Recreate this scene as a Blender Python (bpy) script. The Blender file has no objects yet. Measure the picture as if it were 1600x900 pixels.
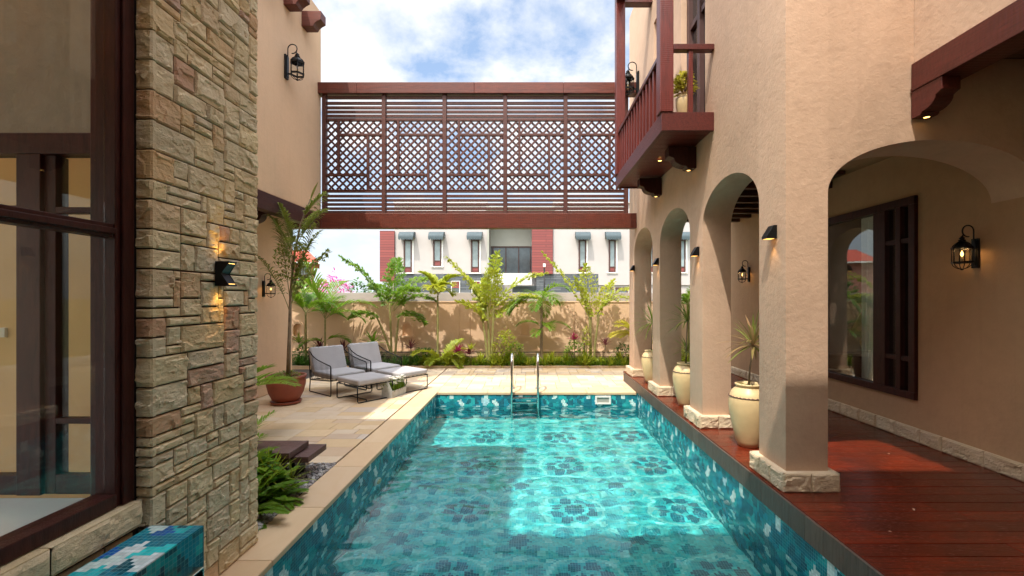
import bpy, bmesh, math, random
from mathutils import Vector, Matrix, noise
R = math.radians
PI = math.pi
random.seed(7)
S = bpy.context.scene
COL = S.collection

# ------------------------------------------------------------------ camera
cam_d = bpy.data.cameras.new('camera'); cam = bpy.data.objects.new('camera', cam_d); COL.objects.link(cam)
cam.location = (0, 0, 1.70); cam.rotation_euler = (R(90), 0, 0)
cam_d.sensor_width = 36; cam_d.lens = 16.0
cam_d.shift_x = -27/1600; cam_d.shift_y = 16/1600
cam_d.clip_start = 0.05; cam_d.clip_end = 3000
S.camera = cam

# ------------------------------------------------------------------ light
SUN = Vector((0.23, 0.4545, -1.0)).normalized()          # direction the light travels
el = math.asin(-SUN.z); az = math.atan2(-SUN.x, -SUN.y)   # where the sun stands
sd = bpy.data.lights.new('sun', 'SUN'); sd.energy = 2.9; sd.angle = R(0.53); sd.color = (1.0, 0.93, 0.82)
so = bpy.data.objects.new('sun', sd); COL.objects.link(so)
so.rotation_euler = SUN.to_track_quat('-Z', 'Y').to_euler(); so.location = (-5, -8, 20)

W = bpy.data.worlds.new('World'); S.world = W; W.use_nodes = True
nt = W.node_tree; nt.nodes.clear()
def wn(t, **k):
    n = nt.nodes.new(t)
    for a, b in k.items(): setattr(n, a, b)
    return n
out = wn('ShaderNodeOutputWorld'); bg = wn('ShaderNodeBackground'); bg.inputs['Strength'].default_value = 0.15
sky = wn('ShaderNodeTexSky', sky_type='NISHITA', sun_disc=False, sun_elevation=el, sun_rotation=az, air_density=1.0, dust_density=0.6, ozone_density=1.6)
tc = wn('ShaderNodeTexCoord')
sep = wn('ShaderNodeSeparateXYZ'); nt.links.new(tc.outputs['Generated'], sep.inputs[0])
mx = wn('ShaderNodeMath', operation='MAXIMUM'); nt.links.new(sep.outputs[2], mx.inputs[0]); mx.inputs[1].default_value = 0.0
ad = wn('ShaderNodeMath', operation='ADD'); nt.links.new(mx.outputs[0], ad.inputs[0]); ad.inputs[1].default_value = 0.42
dv = wn('ShaderNodeVectorMath', operation='DIVIDE'); nt.links.new(tc.outputs['Generated'], dv.inputs[0])
cb = wn('ShaderNodeCombineXYZ')
for i in range(3): nt.links.new(ad.outputs[0], cb.inputs[i])
nt.links.new(cb.outputs[0], dv.inputs[1])
mp = wn('ShaderNodeMapping'); mp.inputs['Location'].default_value = (3.1, 1.7, 0.4); nt.links.new(dv.outputs[0], mp.inputs[0])
n1 = wn('ShaderNodeTexNoise'); n1.inputs['Scale'].default_value = 3.4; n1.inputs['Detail'].default_value = 12; n1.inputs['Roughness'].default_value = 0.60; n1.inputs['Distortion'].default_value = 0.1
nt.links.new(mp.outputs[0], n1.inputs['Vector'])
cr = wn('ShaderNodeValToRGB'); cr.color_ramp.elements[0].position = 0.39; cr.color_ramp.elements[1].position = 0.58
cr.color_ramp.elements[0].color = (0, 0, 0, 1); cr.color_ramp.elements[1].color = (1, 1, 1, 1)
nt.links.new(n1.outputs['Fac'], cr.inputs[0])
n2 = wn('ShaderNodeTexNoise'); n2.inputs['Scale'].default_value = 6.0; n2.inputs['Detail'].default_value = 6; nt.links.new(mp.outputs[0], n2.inputs['Vector'])
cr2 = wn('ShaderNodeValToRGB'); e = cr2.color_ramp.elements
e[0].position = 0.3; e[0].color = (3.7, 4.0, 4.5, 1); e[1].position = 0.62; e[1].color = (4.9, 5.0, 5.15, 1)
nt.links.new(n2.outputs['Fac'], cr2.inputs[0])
gm = wn('ShaderNodeMix', data_type='RGBA'); nt.links.new(cr.outputs[0], gm.inputs[0])
# thin high cloud veil everywhere, so the clear gaps are a milky blue
veil = wn('ShaderNodeMix', data_type='RGBA'); veil.inputs[0].default_value = 0.45
nt.links.new(sky.outputs[0], veil.inputs[6]); veil.inputs[7].default_value = (2.1, 2.9, 4.3, 1)
nt.links.new(veil.outputs[2], gm.inputs[6]); nt.links.new(cr2.outputs[0], gm.inputs[7])
# haze near the horizon
hz = wn('ShaderNodeMapRange'); nt.links.new(sep.outputs[2], hz.inputs[0]); hz.inputs[1].default_value = 0.0; hz.inputs[2].default_value = 0.30; hz.inputs[3].default_value = 0.8; hz.inputs[4].default_value = 0.0
gm2 = wn('ShaderNodeMix', data_type='RGBA'); nt.links.new(hz.outputs[0], gm2.inputs[0]); nt.links.new(gm.outputs[2], gm2.inputs[6]); gm2.inputs[7].default_value = (3.7, 4.3, 4.9, 1)
# unseen sky round the sun, behind camera, brightened and warmed to lift shade
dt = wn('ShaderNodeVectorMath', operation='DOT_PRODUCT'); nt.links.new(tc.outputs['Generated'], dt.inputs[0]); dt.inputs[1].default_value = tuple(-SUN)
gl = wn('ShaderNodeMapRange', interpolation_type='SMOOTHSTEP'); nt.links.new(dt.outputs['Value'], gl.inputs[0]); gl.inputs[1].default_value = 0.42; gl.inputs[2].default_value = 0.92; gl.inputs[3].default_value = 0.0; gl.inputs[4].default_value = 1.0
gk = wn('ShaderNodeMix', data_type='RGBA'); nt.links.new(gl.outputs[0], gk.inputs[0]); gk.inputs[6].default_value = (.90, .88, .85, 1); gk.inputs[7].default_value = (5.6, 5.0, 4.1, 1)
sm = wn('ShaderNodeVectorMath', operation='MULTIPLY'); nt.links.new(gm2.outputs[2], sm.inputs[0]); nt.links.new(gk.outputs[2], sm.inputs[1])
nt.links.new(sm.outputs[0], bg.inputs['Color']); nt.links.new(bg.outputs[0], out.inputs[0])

vs = S.view_settings; vs.view_transform = 'Standard'; vs.look = 'None'; vs.gamma = 1; vs.use_curve_mapping = False
vs.exposure = 0.95
cy = S.cycles
cy.use_denoising = True; cy.max_bounces = 9; cy.diffuse_bounces = 5; cy.glossy_bounces = 4; cy.transmission_bounces = 6; cy.transparent_max_bounces = 12
cy.caustics_refractive = True; cy.caustics_reflective = False; cy.blur_glossy = 0.5; cy.sample_clamp_indirect = 6.0
sd.cycles.is_caustics_light = True

# ------------------------------------------------------------------ materials
class NB:
    def __init__(s, name):
        s.m = bpy.data.materials.new(name); s.m.use_nodes = True; s.t = s.m.node_tree; s.t.nodes.clear()
        s.out = s.n('ShaderNodeOutputMaterial')
    def n(s, t, **k):
        x = s.t.nodes.new(t)
        for a, b in k.items(): setattr(x, a, b)
        return x
    def put(s, sock, v):
        if hasattr(v, 'links') or isinstance(v, bpy.types.NodeSocket): s.t.links.new(v, sock)
        elif v is not None:
            try: sock.default_value = v
            except Exception: sock.default_value = tuple(v) + (1,) if len(v) == 3 else v
    def math(s, op, a, b=None, c=None, clamp=False):
        x = s.n('ShaderNodeMath', operation=op); x.use_clamp = clamp
        s.put(x.inputs[0], a)
        if b is not None: s.put(x.inputs[1], b)
        if c is not None: s.put(x.inputs[2], c)
        return x.outputs[0]
    def vec(s, op, a, b=None):
        x = s.n('ShaderNodeVectorMath', operation=op); s.put(x.inputs[0], a)
        if b is not None: s.put(x.inputs[1], b)
        return x.outputs[1] if op in ('LENGTH', 'DOT_PRODUCT', 'DISTANCE') else x.outputs[0]
    def mix(s, f, a, b, mode='MIX'):
        x = s.n('ShaderNodeMix', data_type='RGBA', blend_type=mode); s.put(x.inputs[0], f)
        s.put(x.inputs[6], col(a)); s.put(x.inputs[7], col(b)); return x.outputs[2]
    def noise(s, v, scale, detail=4, rough=0.55, dist=0, out='Fac'):
        x = s.n('ShaderNodeTexNoise'); s.put(x.inputs['Vector'], v); x.inputs['Scale'].default_value = scale
        x.inputs['Detail'].default_value = detail; x.inputs['Roughness'].default_value = rough; x.inputs['Distortion'].default_value = dist
        return x.outputs[out]
    def voro(s, v, scale, out='Distance', feature='F1', rnd=1.0):
        x = s.n('ShaderNodeTexVoronoi', feature=feature); s.put(x.inputs['Vector'], v); x.inputs['Scale'].default_value = scale
        x.inputs['Randomness'].default_value = rnd
        return x.outputs[out]
    def ramp(s, f, stops, interp='LINEAR'):
        x = s.n('ShaderNodeValToRGB'); s.put(x.inputs[0], f); r = x.color_ramp; r.interpolation = interp
        while len(r.elements) > 1: r.elements.remove(r.elements[0])
        r.elements[0].position = stops[0][0]; r.elements[0].color = col(stops[0][1])
        for p, c in stops[1:]:
            q = r.elements.new(p); q.color = col(c)
        return x.outputs[0]
    def rng(s, f, a, b, c, d):
        x = s.n('ShaderNodeMapRange'); s.put(x.inputs[0], f)
        for i, v in enumerate((a, b, c, d)): s.put(x.inputs[i+1], v)
        return x.outputs[0]
    def obj(s, scale=(1, 1, 1), world=False):
        x = s.n('ShaderNodeTexCoord'); m = s.n('ShaderNodeMapping'); m.inputs['Scale'].default_value = scale
        if world:
            g = s.n('ShaderNodeNewGeometry'); s.t.links.new(g.outputs['Position'], m.inputs[0])
        else: s.t.links.new(x.outputs['Object'], m.inputs[0])
        return m.outputs[0]
    def attr(s, name='tone'):
        x = s.n('ShaderNodeAttribute'); x.attribute_name = name; return x.outputs['Fac']
    def bump(s, h, strength=0.3, dist=0.01):
        x = s.n('ShaderNodeBump'); s.put(x.inputs['Height'], h); x.inputs['Strength'].default_value = strength
        x.inputs['Distance'].default_value = dist; return x.outputs[0]
    def pbr(s, c, rough=0.5, metal=0, bump=None, spec=None, coat=0, trans=0, ior=1.45):
        x = s.n('ShaderNodeBsdfPrincipled'); s.put(x.inputs['Base Color'], col(c)); s.put(x.inputs['Roughness'], rough); s.put(x.inputs['Metallic'], metal)
        if bump is not None: s.put(x.inputs['Normal'], bump)
        if spec is not None: x.inputs['Specular IOR Level'].default_value = spec
        if coat: x.inputs['Coat Weight'].default_value = coat; x.inputs['Coat Roughness'].default_value = 0.12
        x.inputs['Transmission Weight'].default_value = trans; x.inputs['IOR'].default_value = ior
        s.t.links.new(x.outputs[0], s.out.inputs[0]); return x
def col(c):
    if isinstance(c, (tuple, list)) and len(c) == 3: return tuple(c) + (1,)
    return c
def sc(c, k): return tuple(min(1, v*k) for v in c)

def simple(name, c, rough=0.5, metal=0, var=0.15, scale=3, bump=0.0, bscale=60, spec=None, coat=0, world=False):
    b = NB(name); o = b.obj(world=world)
    f = b.noise(o, scale, 6)
    c2 = b.ramp(f, [(0.3, sc(c, 1-var)), (0.7, sc(c, 1+var))])
    bm = b.bump(b.noise(o, bscale, 5), bump, 0.01) if bump else None
    rr = b.rng(b.noise(o, scale*2.3, 4), 0.3, 0.7, rough*0.85, min(1, rough*1.15))
    b.pbr(c2, rr, metal, bm, spec, coat); return b.m

def stucco(name, c, rough_amt=0.5, stain=0.1):
    b = NB(name); o = b.obj(world=True)
    big = b.noise(o, 1.1, 6, 0.6); mid = b.noise(o, 9, 6, 0.65); fine = b.noise(o, 90, 4, 0.7)
    chips = b.voro(b.vec('ADD', o, b.vec('SCALE', b.noise(o, 14, 3, 0.5, out='Color'), None)), 11)
    cc = b.ramp(b.math('ADD', b.math('MULTIPLY', big, 0.6), b.math('MULTIPLY', mid, 0.4)), [(0.34, sc(c, 1-stain)), (0.5, c), (0.66, sc(c, 1+stain*0.7))])
    # faint rain streaks
    st = b.noise(b.obj((6, 6, 0.35), world=True), 2.2, 5, 0.6)
    cc = b.mix(b.rng(st, 0.55, 0.8, 0.0, 0.16), cc, sc(c, 0.55))
    lumps = b.noise(o, 22, 6, 0.62, 0.2)
    h = b.math('ADD', b.math('MULTIPLY', lumps, 1.0), b.math('MULTIPLY', fine, 0.22))
    h = b.math('ADD', h, b.math('MULTIPLY', b.noise(o, 3.2, 3), 1.3))
    b.pbr(cc, 0.85, 0, b.bump(h, rough_amt, 0.02), 0.25); return b.m

def wood(name, c, rough=0.4, grain=(1, 12, 12), spec=0.4, coat=0.0, weather=0.0, wcol=(.12, .10, .09), bump=0.25, tone_amt=0.35, wave=None):
    b = NB(name); o = b.obj(grain)
    g = b.noise(o, 4, 8, 0.62, 0.6); g2 = b.noise(o, 22, 4, 0.6)
    t = b.attr()
    cc = b.ramp(g, [(0.28, sc(c, 0.5)), (0.5, c), (0.75, sc(c, 1.45))])
    cc = b.mix(b.rng(t, 0, 1, 0, tone_amt), cc, sc(c, 0.45))
    if weather: 
        w = b.noise(b.obj(), 2.2, 6, 0.7)
        cc = b.mix(b.math('MULTIPLY', b.rng(w, 0.42, 0.68, 0, 1), weather), cc, wcol)
    h = b.math('ADD', g, b.math('MULTIPLY', g2, 0.5))
    if wave:
        wv = b.n('ShaderNodeTexWave', wave_type='BANDS', bands_direction=wave[0]); wv.inputs['Scale'].default_value = wave[1]; wv.inputs['Distortion'].default_value = 1.2; wv.inputs['Detail'].default_value = 2
        b.t.links.new(b.obj(), wv.inputs['Vector'])
        h = b.math('ADD', h, b.math('MULTIPLY', wv.outputs['Fac'], 0.5))
    b.pbr(cc, b.rng(g2, 0.3, 0.7, rough*0.8, rough*1.3), 0, b.bump(h, bump, 0.006), spec, coat); return b.m

def leafmat(name, c, c2, trans=0.35, rough=0.42):
    b = NB(name); t = b.attr()
    cc = b.mix(t, c, c2)
    n = b.noise(b.obj(), 25, 2)
    cc = b.mix(b.rng(n, 0.35, 0.7, 0.0, 0.35), cc, sc(c, 0.6))
    p = b.pbr(cc, rough, 0, None, 0.35)
    tr = b.n('ShaderNodeBsdfTranslucent'); b.put(tr.inputs[0], b.mix(0.5, cc, sc(c2, 1.6)))
    ms = b.n('ShaderNodeMixShader'); ms.inputs[0].default_value = trans
    b.t.links.new(p.outputs[0], ms.inputs[1]); b.t.links.new(tr.outputs[0], ms.inputs[2]); b.t.links.new(ms.outputs[0], b.out.inputs[0])
    return b.m

def glass(name, refl=1.0, tint=(0.9, 0.93, 0.9), ior=1.5, rough=0.0):
    b = NB(name)
    tr = b.n('ShaderNodeBsdfTransparent'); tr.inputs[0].default_value = col(tint)
    gl = b.n('ShaderNodeBsdfGlossy'); gl.inputs['Roughness'].default_value = rough; gl.inputs[0].default_value = (refl, refl, refl, 1)
    ge = b.n('ShaderNodeNewGeometry'); cs = b.math('ABSOLUTE', b.vec('DOT_PRODUCT', ge.outputs['Incoming'], ge.outputs['Normal']))
    f0 = ((ior-1)/(ior+1))**2
    fr = b.math('ADD', f0, b.math('MULTIPLY', 1-f0, b.math('POWER', b.math('SUBTRACT', 1.0, cs), 5.0)), clamp=True)
    wob = b.noise(b.obj(), 1.3, 2); bp = b.bump(wob, 0.02, 0.02); b.t.links.new(bp, gl.inputs['Normal'])
    ms = b.n('ShaderNodeMixShader'); b.t.links.new(fr, ms.inputs[0]); b.t.links.new(tr.outputs[0], ms.inputs[1]); b.t.links.new(gl.outputs[0], ms.inputs[2])
    b.t.links.new(ms.outputs[0], b.out.inputs[0]); return b.m

def emit(name, c, s):
    b = NB(name); e = b.n('ShaderNodeEmission'); e.inputs[0].default_value = col(c); e.inputs[1].default_value = s
    b.t.links.new(e.outputs[0], b.out.inputs[0]); return b.m

TS = 0.024   # mosaic tile size
def mosaic(name, axes, pool_floor=False, dark=1.0):
    b = NB(name)
    g = b.n('ShaderNodeNewGeometry'); sp = b.n('ShaderNodeSeparateXYZ'); b.t.links.new(g.outputs['Position'], sp.inputs[0])
    U = sp.outputs[axes[0]]; V = sp.outputs[axes[1]]
    def snap(x, s=TS): return b.math('MULTIPLY', b.math('ADD', b.math('FLOOR', b.math('DIVIDE', x, s)), 0.5), s)
    u = snap(U); v = snap(V)
    cx = b.n('ShaderNodeCombineXYZ'); b.put(cx.inputs[0], u); b.put(cx.inputs[1], v); q = cx.outputs[0]
    def polar(P, ou=0.0, ov=0.0):
        lu = b.math('SUBTRACT', b.math('MODULO', b.math('ADD', u, 50*P+ou), P), P/2)
        lv = b.math('SUBTRACT', b.math('MODULO', b.math('ADD', v, 50*P+ov), P), P/2)
        r = b.math('SQRT', b.math('ADD', b.math('MULTIPLY', lu, lu), b.math('MULTIPLY', lv, lv)))
        th = b.math('ARCTAN2', lv, lu); return r, th
    def ring(r, th, r0, w, n, ph, cut):
        a = b.math('LESS_THAN', b.math('ABSOLUTE', b.math('SUBTRACT', r, r0)), b.math('MULTIPLY', b.math('COSINE', b.math('MULTIPLY', b.math('ADD', th, ph), n)), w))
        return a
    tile = b.n('ShaderNodeTexWhiteNoise', noise_dimensions='2D'); b.t.links.new(q, tile.inputs['Vector'])
    if pool_floor:
        vc = b.voro(q, 5.0, 'Color'); s1 = b.n('ShaderNodeSeparateColor'); b.t.links.new(vc, s1.inputs[0])
        base = b.ramp(s1.outputs[0], [(0, (.022, .38, .41)), (.3, (.045, .47, .475)), (.6, (.03, .42, .44)), (.82, (.08, .54, .53))], 'CONSTANT')
        def blobs(r, th, n, r0, rad, ph):
            st = 2*PI/n; t_ = b.math('SUBTRACT', b.math('MODULO', b.math('ADD', th, 20*PI+ph), st), st/2)
            dx = b.math('SUBTRACT', b.math('MULTIPLY', r, b.math('COSINE', t_)), r0); dy = b.math('MULTIPLY', r, b.math('SINE', t_))
            return b.math('LESS_THAN', b.math('SQRT', b.math('ADD', b.math('MULTIPLY', dx, dx), b.math('MULTIPLY', dy, dy))), rad)
        def rosette_(r, th, rad, n=8, k=.18):
            return b.math('LESS_THAN', r, b.math('MULTIPLY', rad, b.math('ADD', 1.0, b.math('MULTIPLY', b.math('COSINE', b.math('MULTIPLY', th, n)), k))))
        P1 = 1.152
        ra, ta = polar(P1, 0.1, 0.25); rb, tb = polar(P1, 0.1+P1/2, 0.25+P1/2); rc, tc_ = polar(P1/4, 0.1, 0.25); rd, td = polar(P1/4, 0.1+P1/8, 0.25+P1/8)
        far = b.math('GREATER_THAN', ra, 0.33)
        lace = b.math('MAXIMUM', b.math('LESS_THAN', b.math('ABSOLUTE', b.math('SUBTRACT', ra, 0.335)), 0.02), b.math('LESS_THAN', rd, 0.045))
        c = b.mix(b.math('MULTIPLY', b.math('LESS_THAN', b.math('ABSOLUTE', b.math('SUBTRACT', rc, 0.115)), 0.022), 0.8), base, (.085, .47, .45))
        c = b.mix(lace, c, (.20, .58, .55))
        c = b.mix(b.math('MULTIPLY', rosette_(rd, td, 0.06), 0.0), c, base)
        c = b.mix(b.math('MULTIPLY', b.math('MULTIPLY', rosette_(rc, tc_, 0.078), far), 1.0), c, (.018, .25, .29))
        c = b.mix(rosette_(rb, tb, 0.10), c, (.012, .16, .21)); c = b.mix(blobs(rb, tb, 8, 0.27, 0.045, 0.3), c, (.18, .55, .52))
        m = b.math('MAXIMUM', rosette_(ra, ta, 0.088), blobs(ra, ta, 8, 0.20, 0.066, 0.0))
        c = b.mix(m, c, (.010, .13, .18))
    else:
        vc = b.voro(q, 9.0, 'Color'); s1 = b.n('ShaderNodeSeparateColor'); b.t.links.new(vc, s1.inputs[0])
        k = dark
        base = b.ramp(s1.outputs[0], [(0, sc((.005, .17, .22), k)), (.22, sc((.010, .28, .31), k)), (.42, sc((.004, .11, .17), k)), (.58, sc((.02, .36, .38), k)), (.74, (.008, .10, .40) if dark > 1 else (.005, .20, .29)), (.84 if dark > 1 else .93, (.62, .70, .72) if dark > 1 else (.40, .60, .66))], 'CONSTANT')
        r, th = polar(0.62, 0.1, 0.36)
        m = b.math('MAXIMUM', b.math('LESS_THAN', r, 0.05), ring(r, th, 0.14, 0.06, 6, 0.0, 0))
        wr = b.math('MULTIPLY', b.math('LESS_THAN', b.math('ABSOLUTE', b.math('SUBTRACT', r, 0.25)), 0.035), b.math('GREATER_THAN', b.math('COSINE', b.math('MULTIPLY', th, 5)), 0.2))
        c = b.mix(m, base, (.01, .08, .12)); c = b.mix(wr, c, (.58, .72, .70))
    c = b.mix(b.rng(tile.outputs[0], 0, 1, 0, 0.35), c, b.mix(1.0, c, (1.0, 1.0, 1.0), 'MULTIPLY'))
    hv = b.n('ShaderNodeHueSaturation'); b.put(hv.inputs['Color'], c); b.put(hv.inputs['Value'], b.rng(tile.outputs[0], 0, 1, 0.82, 1.18)); c = hv.outputs[0]
    fu = b.math('ABSOLUTE', b.math('SUBTRACT', b.math('FRACT', b.math('DIVIDE', U, TS)), 0.5)); fv = b.math('ABSOLUTE', b.math('SUBTRACT', b.math('FRACT', b.math('DIVIDE', V, TS)), 0.5))
    gr = b.math('GREATER_THAN', b.math('MAXIMUM', fu, fv), 0.455)
    c = b.mix(b.math('MULTIPLY', gr, 0.7), c, (.12, .46, .45) if pool_floor else (.10, .33, .34))
    h = b.math('SUBTRACT', 1.0, gr)
    b.pbr(c, b.math('ADD', 0.12, b.math('MULTIPLY', gr, 0.5)), 0, b.bump(h, 0.25, 0.002), 0.5); return b.m

M = {}
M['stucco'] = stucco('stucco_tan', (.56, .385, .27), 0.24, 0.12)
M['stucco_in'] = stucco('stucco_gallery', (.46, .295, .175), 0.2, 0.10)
M['stucco_l'] = stucco('stucco_left', (.68, .46, .295), 0.18, 0.06)
M['wallpaint'] = stucco('garden_wall_paint', (.68, .47, .31), 0.12, 0.06)
M['concrete'] = simple('grey_concrete', (.36, .33, .31), 0.85, var=.22, scale=1.2, bump=.25, bscale=30, world=True)
M['beam'] = wood('mahogany_beam', (.120, .025, .013), 0.42, (1.2, 14, 14), weather=0.3, wcol=(.07, .03, .022), wave=('X', 9))
M['beamy'] = wood('mahogany_beam_long', (.060, .016, .014), 0.42, (14, 1.2, 14), weather=0.2)
M['lat'] = wood('lattice_wood', (.085, .026, .018), 0.5, (8, 8, 8), weather=0.35, wcol=(.06, .032, .026))
M['balc'] = wood('balcony_wood', (.125, .020, .014), 0.33, (14, 14, 1.2), spec=0.5, wave=('Z', 14))
M['balcy'] = wood('balcony_wood_long', (.090, .018, .014), 0.33, (14, 1.2, 14), spec=0.5, wave=('Y', 9))
M['dark'] = wood('dark_stained_wood', (.050, .013, .010), 0.42, (8, 8, 1.5), spec=0.25)
M['ceil'] = wood('ceiling_wood', (.09, .04, .022), 0.5, (1.2, 14, 14))
M['deck'] = wood('deck_boards', (.165, .022, .008), 0.22, (0.9, 16, 16), spec=0.45, coat=0.15, weather=0.75, wcol=(.045, .012, .007), bump=0.3, tone_amt=0.8)
M['slatgrey'] = wood('weathered_fascia', (.12, .08, .058), 0.5, (14, 14, 1), weather=0.5, wcol=(.08, .075, .07))
M['plank'] = wood('speckled_plank', (.11, .05, .042), 0.55, (2, 12, 12), weather=0.4, wcol=(.2, .15, .14))
M['steel'] = simple('polished_steel', (.62, .62, .60), 0.12, 1.0, var=.03)
M['black'] = simple('black_metal', (.012, .012, .013), 0.38, 0.6, var=.1)
M['rope'] = simple('charcoal_rope', (.022, .020, .020), 0.7)
M['cushion'] = simple('grey_cushion_fabric', (.39, .37, .37), 0.9, var=.06, scale=5, bump=.15, bscale=300)
M['cream'] = simple('cream_glazed_clay', (.62, .46, .24), 0.42, var=.10, scale=5, bump=.12, bscale=14)
M['terra'] = simple('terracotta', (.24, .058, .032), 0.5, var=.15, scale=4, bump=.1, bscale=12)
M['galv'] = simple('galvanised_metal', (.42, .43, .41), 0.5, 0.4, var=.2, scale=14)
M['soil'] = simple('soil', (.055, .038, .026), 0.95, var=.4, scale=20, bump=.8, bscale=50)
M['white'] = simple('white_render', (.40, .365, .35), 0.8, var=.04, scale=1)
M['greyshade'] = simple('grey_render', (.34, .34, .30), 0.85, var=.06, scale=1)
M['greypar'] = simple('pale_grey_render', (.52, .49, .47), 0.85, var=.05, scale=1)
M['clad'] = None
M['awn'] = simple('teal_awning_cloth', (.05, .072, .082), 0.7, var=.12, scale=6)
M['frame'] = simple('brown_window_frame', (.075, .032, .026), 0.5)
M['whitetrim'] = simple('white_trim', (.78, .76, .72), 0.6, var=.03)
M['pink'] = simple('pink_render', (.48, .20, .15), 0.85, var=.06)
M['rooft'] = simple('red_roof_tiles', (.45, .07, .04), 0.7, var=.3, scale=20)
M['darkglass'] = simple('distant_window_glass', (.10, .12, .13), 0.08, spec=0.8)
M['paleglass'] = simple('distant_pale_glass', (.25, .30, .31), 0.12, spec=0.8)
M['trunk'] = simple('palm_stem_green', (.22, .21, .07), 0.6, var=.3, scale=14, bump=.2)
M['trunkb'] = simple('palm_stem_brown', (.20, .15, .095), 0.75, var=.3, scale=14, bump=.4)
M['leaf'] = leafmat('leaf_green', (.07, .19, .014), (.24, .37, .025), .4)
M['leafy'] = leafmat('leaf_yellow_green', (.22, .33, .025), (.50, .50, .045), 0.4)
M['leafd'] = leafmat('leaf_dark_green', (.03, .10, .015), (.10, .23, .025), 0.25)
M['leafyy'] = leafmat('leaf_yellow', (.34, .33, .035), (.55, .48, .06), 0.4)
M['leafo'] = leafmat('leaf_olive', (.13, .20, .03), (.28, .31, .06), 0.3)
M['leafr'] = leafmat('leaf_maroon', (.09, .016, .03), (.20, .06, .06), 0.3)
M['leafm'] = leafmat('leaf_magenta', (.42, .02, .12), (.25, .04, .07), 0.35)
M['leafv'] = leafmat('leaf_striped', (.20, .27, .05), (.36, .20, .10), 0.35)
M['bract'] = leafmat('pink_bract', (.60, .06, .34), (.75, .16, .45), 0.4)
M['petal'] = leafmat('white_petal', (.78, .76, .66), (.85, .83, .75), 0.4)
M['sheer'] = leafmat('sheer_curtain', (.62, .60, .52), (.66, .64, .56), 0.5, 0.9)
M['shade'] = leafmat('lamp_shade_cloth', (.42, .32, .20), (.45, .35, .22), 0.4, 0.9)
M['glass'] = glass('window_glass', 0.7, (.96, .96, .93), 1.38)
M['glassr'] = glass('gallery_window_glass', 1.0, (.80, .82, .80), 1.75)
M['lglass'] = glass('lantern_glass', 0.6, (.9, .92, .92), 1.3)
M['amber'] = emit('amber_lamp', (1.0, .55, .14), 3.5)
M['amberdim'] = emit('amber_candle_bulb', (1.0, .45, .10), 1.6)
M['mosf'] = mosaic('pool_mosaic_floor', (0, 1), True)
M['mosy'] = mosaic('pool_mosaic_side', (1, 2))
M['mosx'] = mosaic('pool_mosaic_end', (0, 2))
M['mosb'] = mosaic('mosaic_block_top', (0, 1), False, 1.5)
M['interior'] = simple('interior_paint', (.74, .48, .22), 0.9, var=.04)
M['plasterg'] = stucco('grey_plaster', (.30, .27, .23), 0.3, 0.15)
M['floorrefl'] = simple('pale_floor_and_reflection', (.55, .60, .60), 0.18, var=.05)
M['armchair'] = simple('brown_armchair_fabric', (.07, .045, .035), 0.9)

def clad():
    b = NB('red_brown_cladding'); o = b.obj()
    br = b.n('ShaderNodeTexBrick'); b.t.links.new(b.obj((1, 1, 1)), br.inputs['Vector'])
    sp = b.n('ShaderNodeSeparateXYZ'); b.t.links.new(o, sp.inputs[0]); cb2 = b.n('ShaderNodeCombineXYZ'); b.t.links.new(sp.outputs[0], cb2.inputs[0]); b.t.links.new(sp.outputs[2], cb2.inputs[1])
    b.t.links.new(cb2.outputs[0], br.inputs['Vector'])
    br.inputs['Scale'].default_value = 1.0; br.inputs['Brick Width'].default_value = 2.2; br.inputs['Row Height'].default_value = 0.17; br.inputs['Mortar Size'].default_value = 0.012
    br.inputs['Color1'].default_value = (.24, .055, .048, 1); br.inputs['Color2'].default_value = (.17, .04, .038, 1); br.inputs['Mortar'].default_value = (.07, .02, .02, 1)
    b.pbr(br.outputs['Color'], 0.6); return b.m
M['clad'] = clad()
def slate():
    b = NB('dark_slate_cladding'); o = b.obj()
    sp = b.n('ShaderNodeSeparateXYZ'); b.t.links.new(o, sp.inputs[0]); cb2 = b.n('ShaderNodeCombineXYZ'); b.t.links.new(sp.outputs[0], cb2.inputs[0]); b.t.links.new(sp.outputs[2], cb2.inputs[1])
    br = b.n('ShaderNodeTexBrick'); b.t.links.new(cb2.outputs[0], br.inputs['Vector'])
    br.inputs['Scale'].default_value = 1.0; br.inputs['Brick Width'].default_value = 0.7; br.inputs['Row Height'].default_value = 0.12; br.inputs['Mortar Size'].default_value = 0.012
    br.inputs['Color1'].default_value = (.06, .07, .08, 1); br.inputs['Color2'].default_value = (.12, .13, .14, 1); br.inputs['Mortar'].default_value = (.03, .03, .035, 1)
    b.pbr(br.outputs['Color'], 0.6); return b.m
M['slate'] = slate()
def stonemat(name, stops, bsc=1.0):
    b = NB(name); t = b.attr(); o = b.obj(world=True)
    c = b.ramp(t, stops)
    n = b.noise(o, 7, 7, 0.65, 0.3)
    c = b.mix(b.rng(n, 0.42, 0.72, 0.0, 0.4), c, (.50, .36, .17))
    n3 = b.noise(o, 2.5, 5, 0.6); c = b.mix(b.rng(n3, 0.55, 0.75, 0, 0.3), c, (.40, .37, .27))
    st = b.noise(b.obj((1, 1, 3), world=True), 30, 5, 0.7)
    c = b.mix(b.rng(st, 0.4, 0.75, 0, 0.3), c, (.55, .46, .32))
    sm = b.n('ShaderNodeSeparateColor')
    h = b.math('ADD', b.math('MULTIPLY', b.noise(o, 60, 5, 0.7), 0.6), b.math('MULTIPLY', b.noise(b.obj((1, 1, 2.5), world=True), 24, 5, 0.6, 1.0), 1.0))
    b.pbr(c, 0.85, 0, b.bump(h, 0.8*bsc, 0.008), 0.25); return b.m
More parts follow.
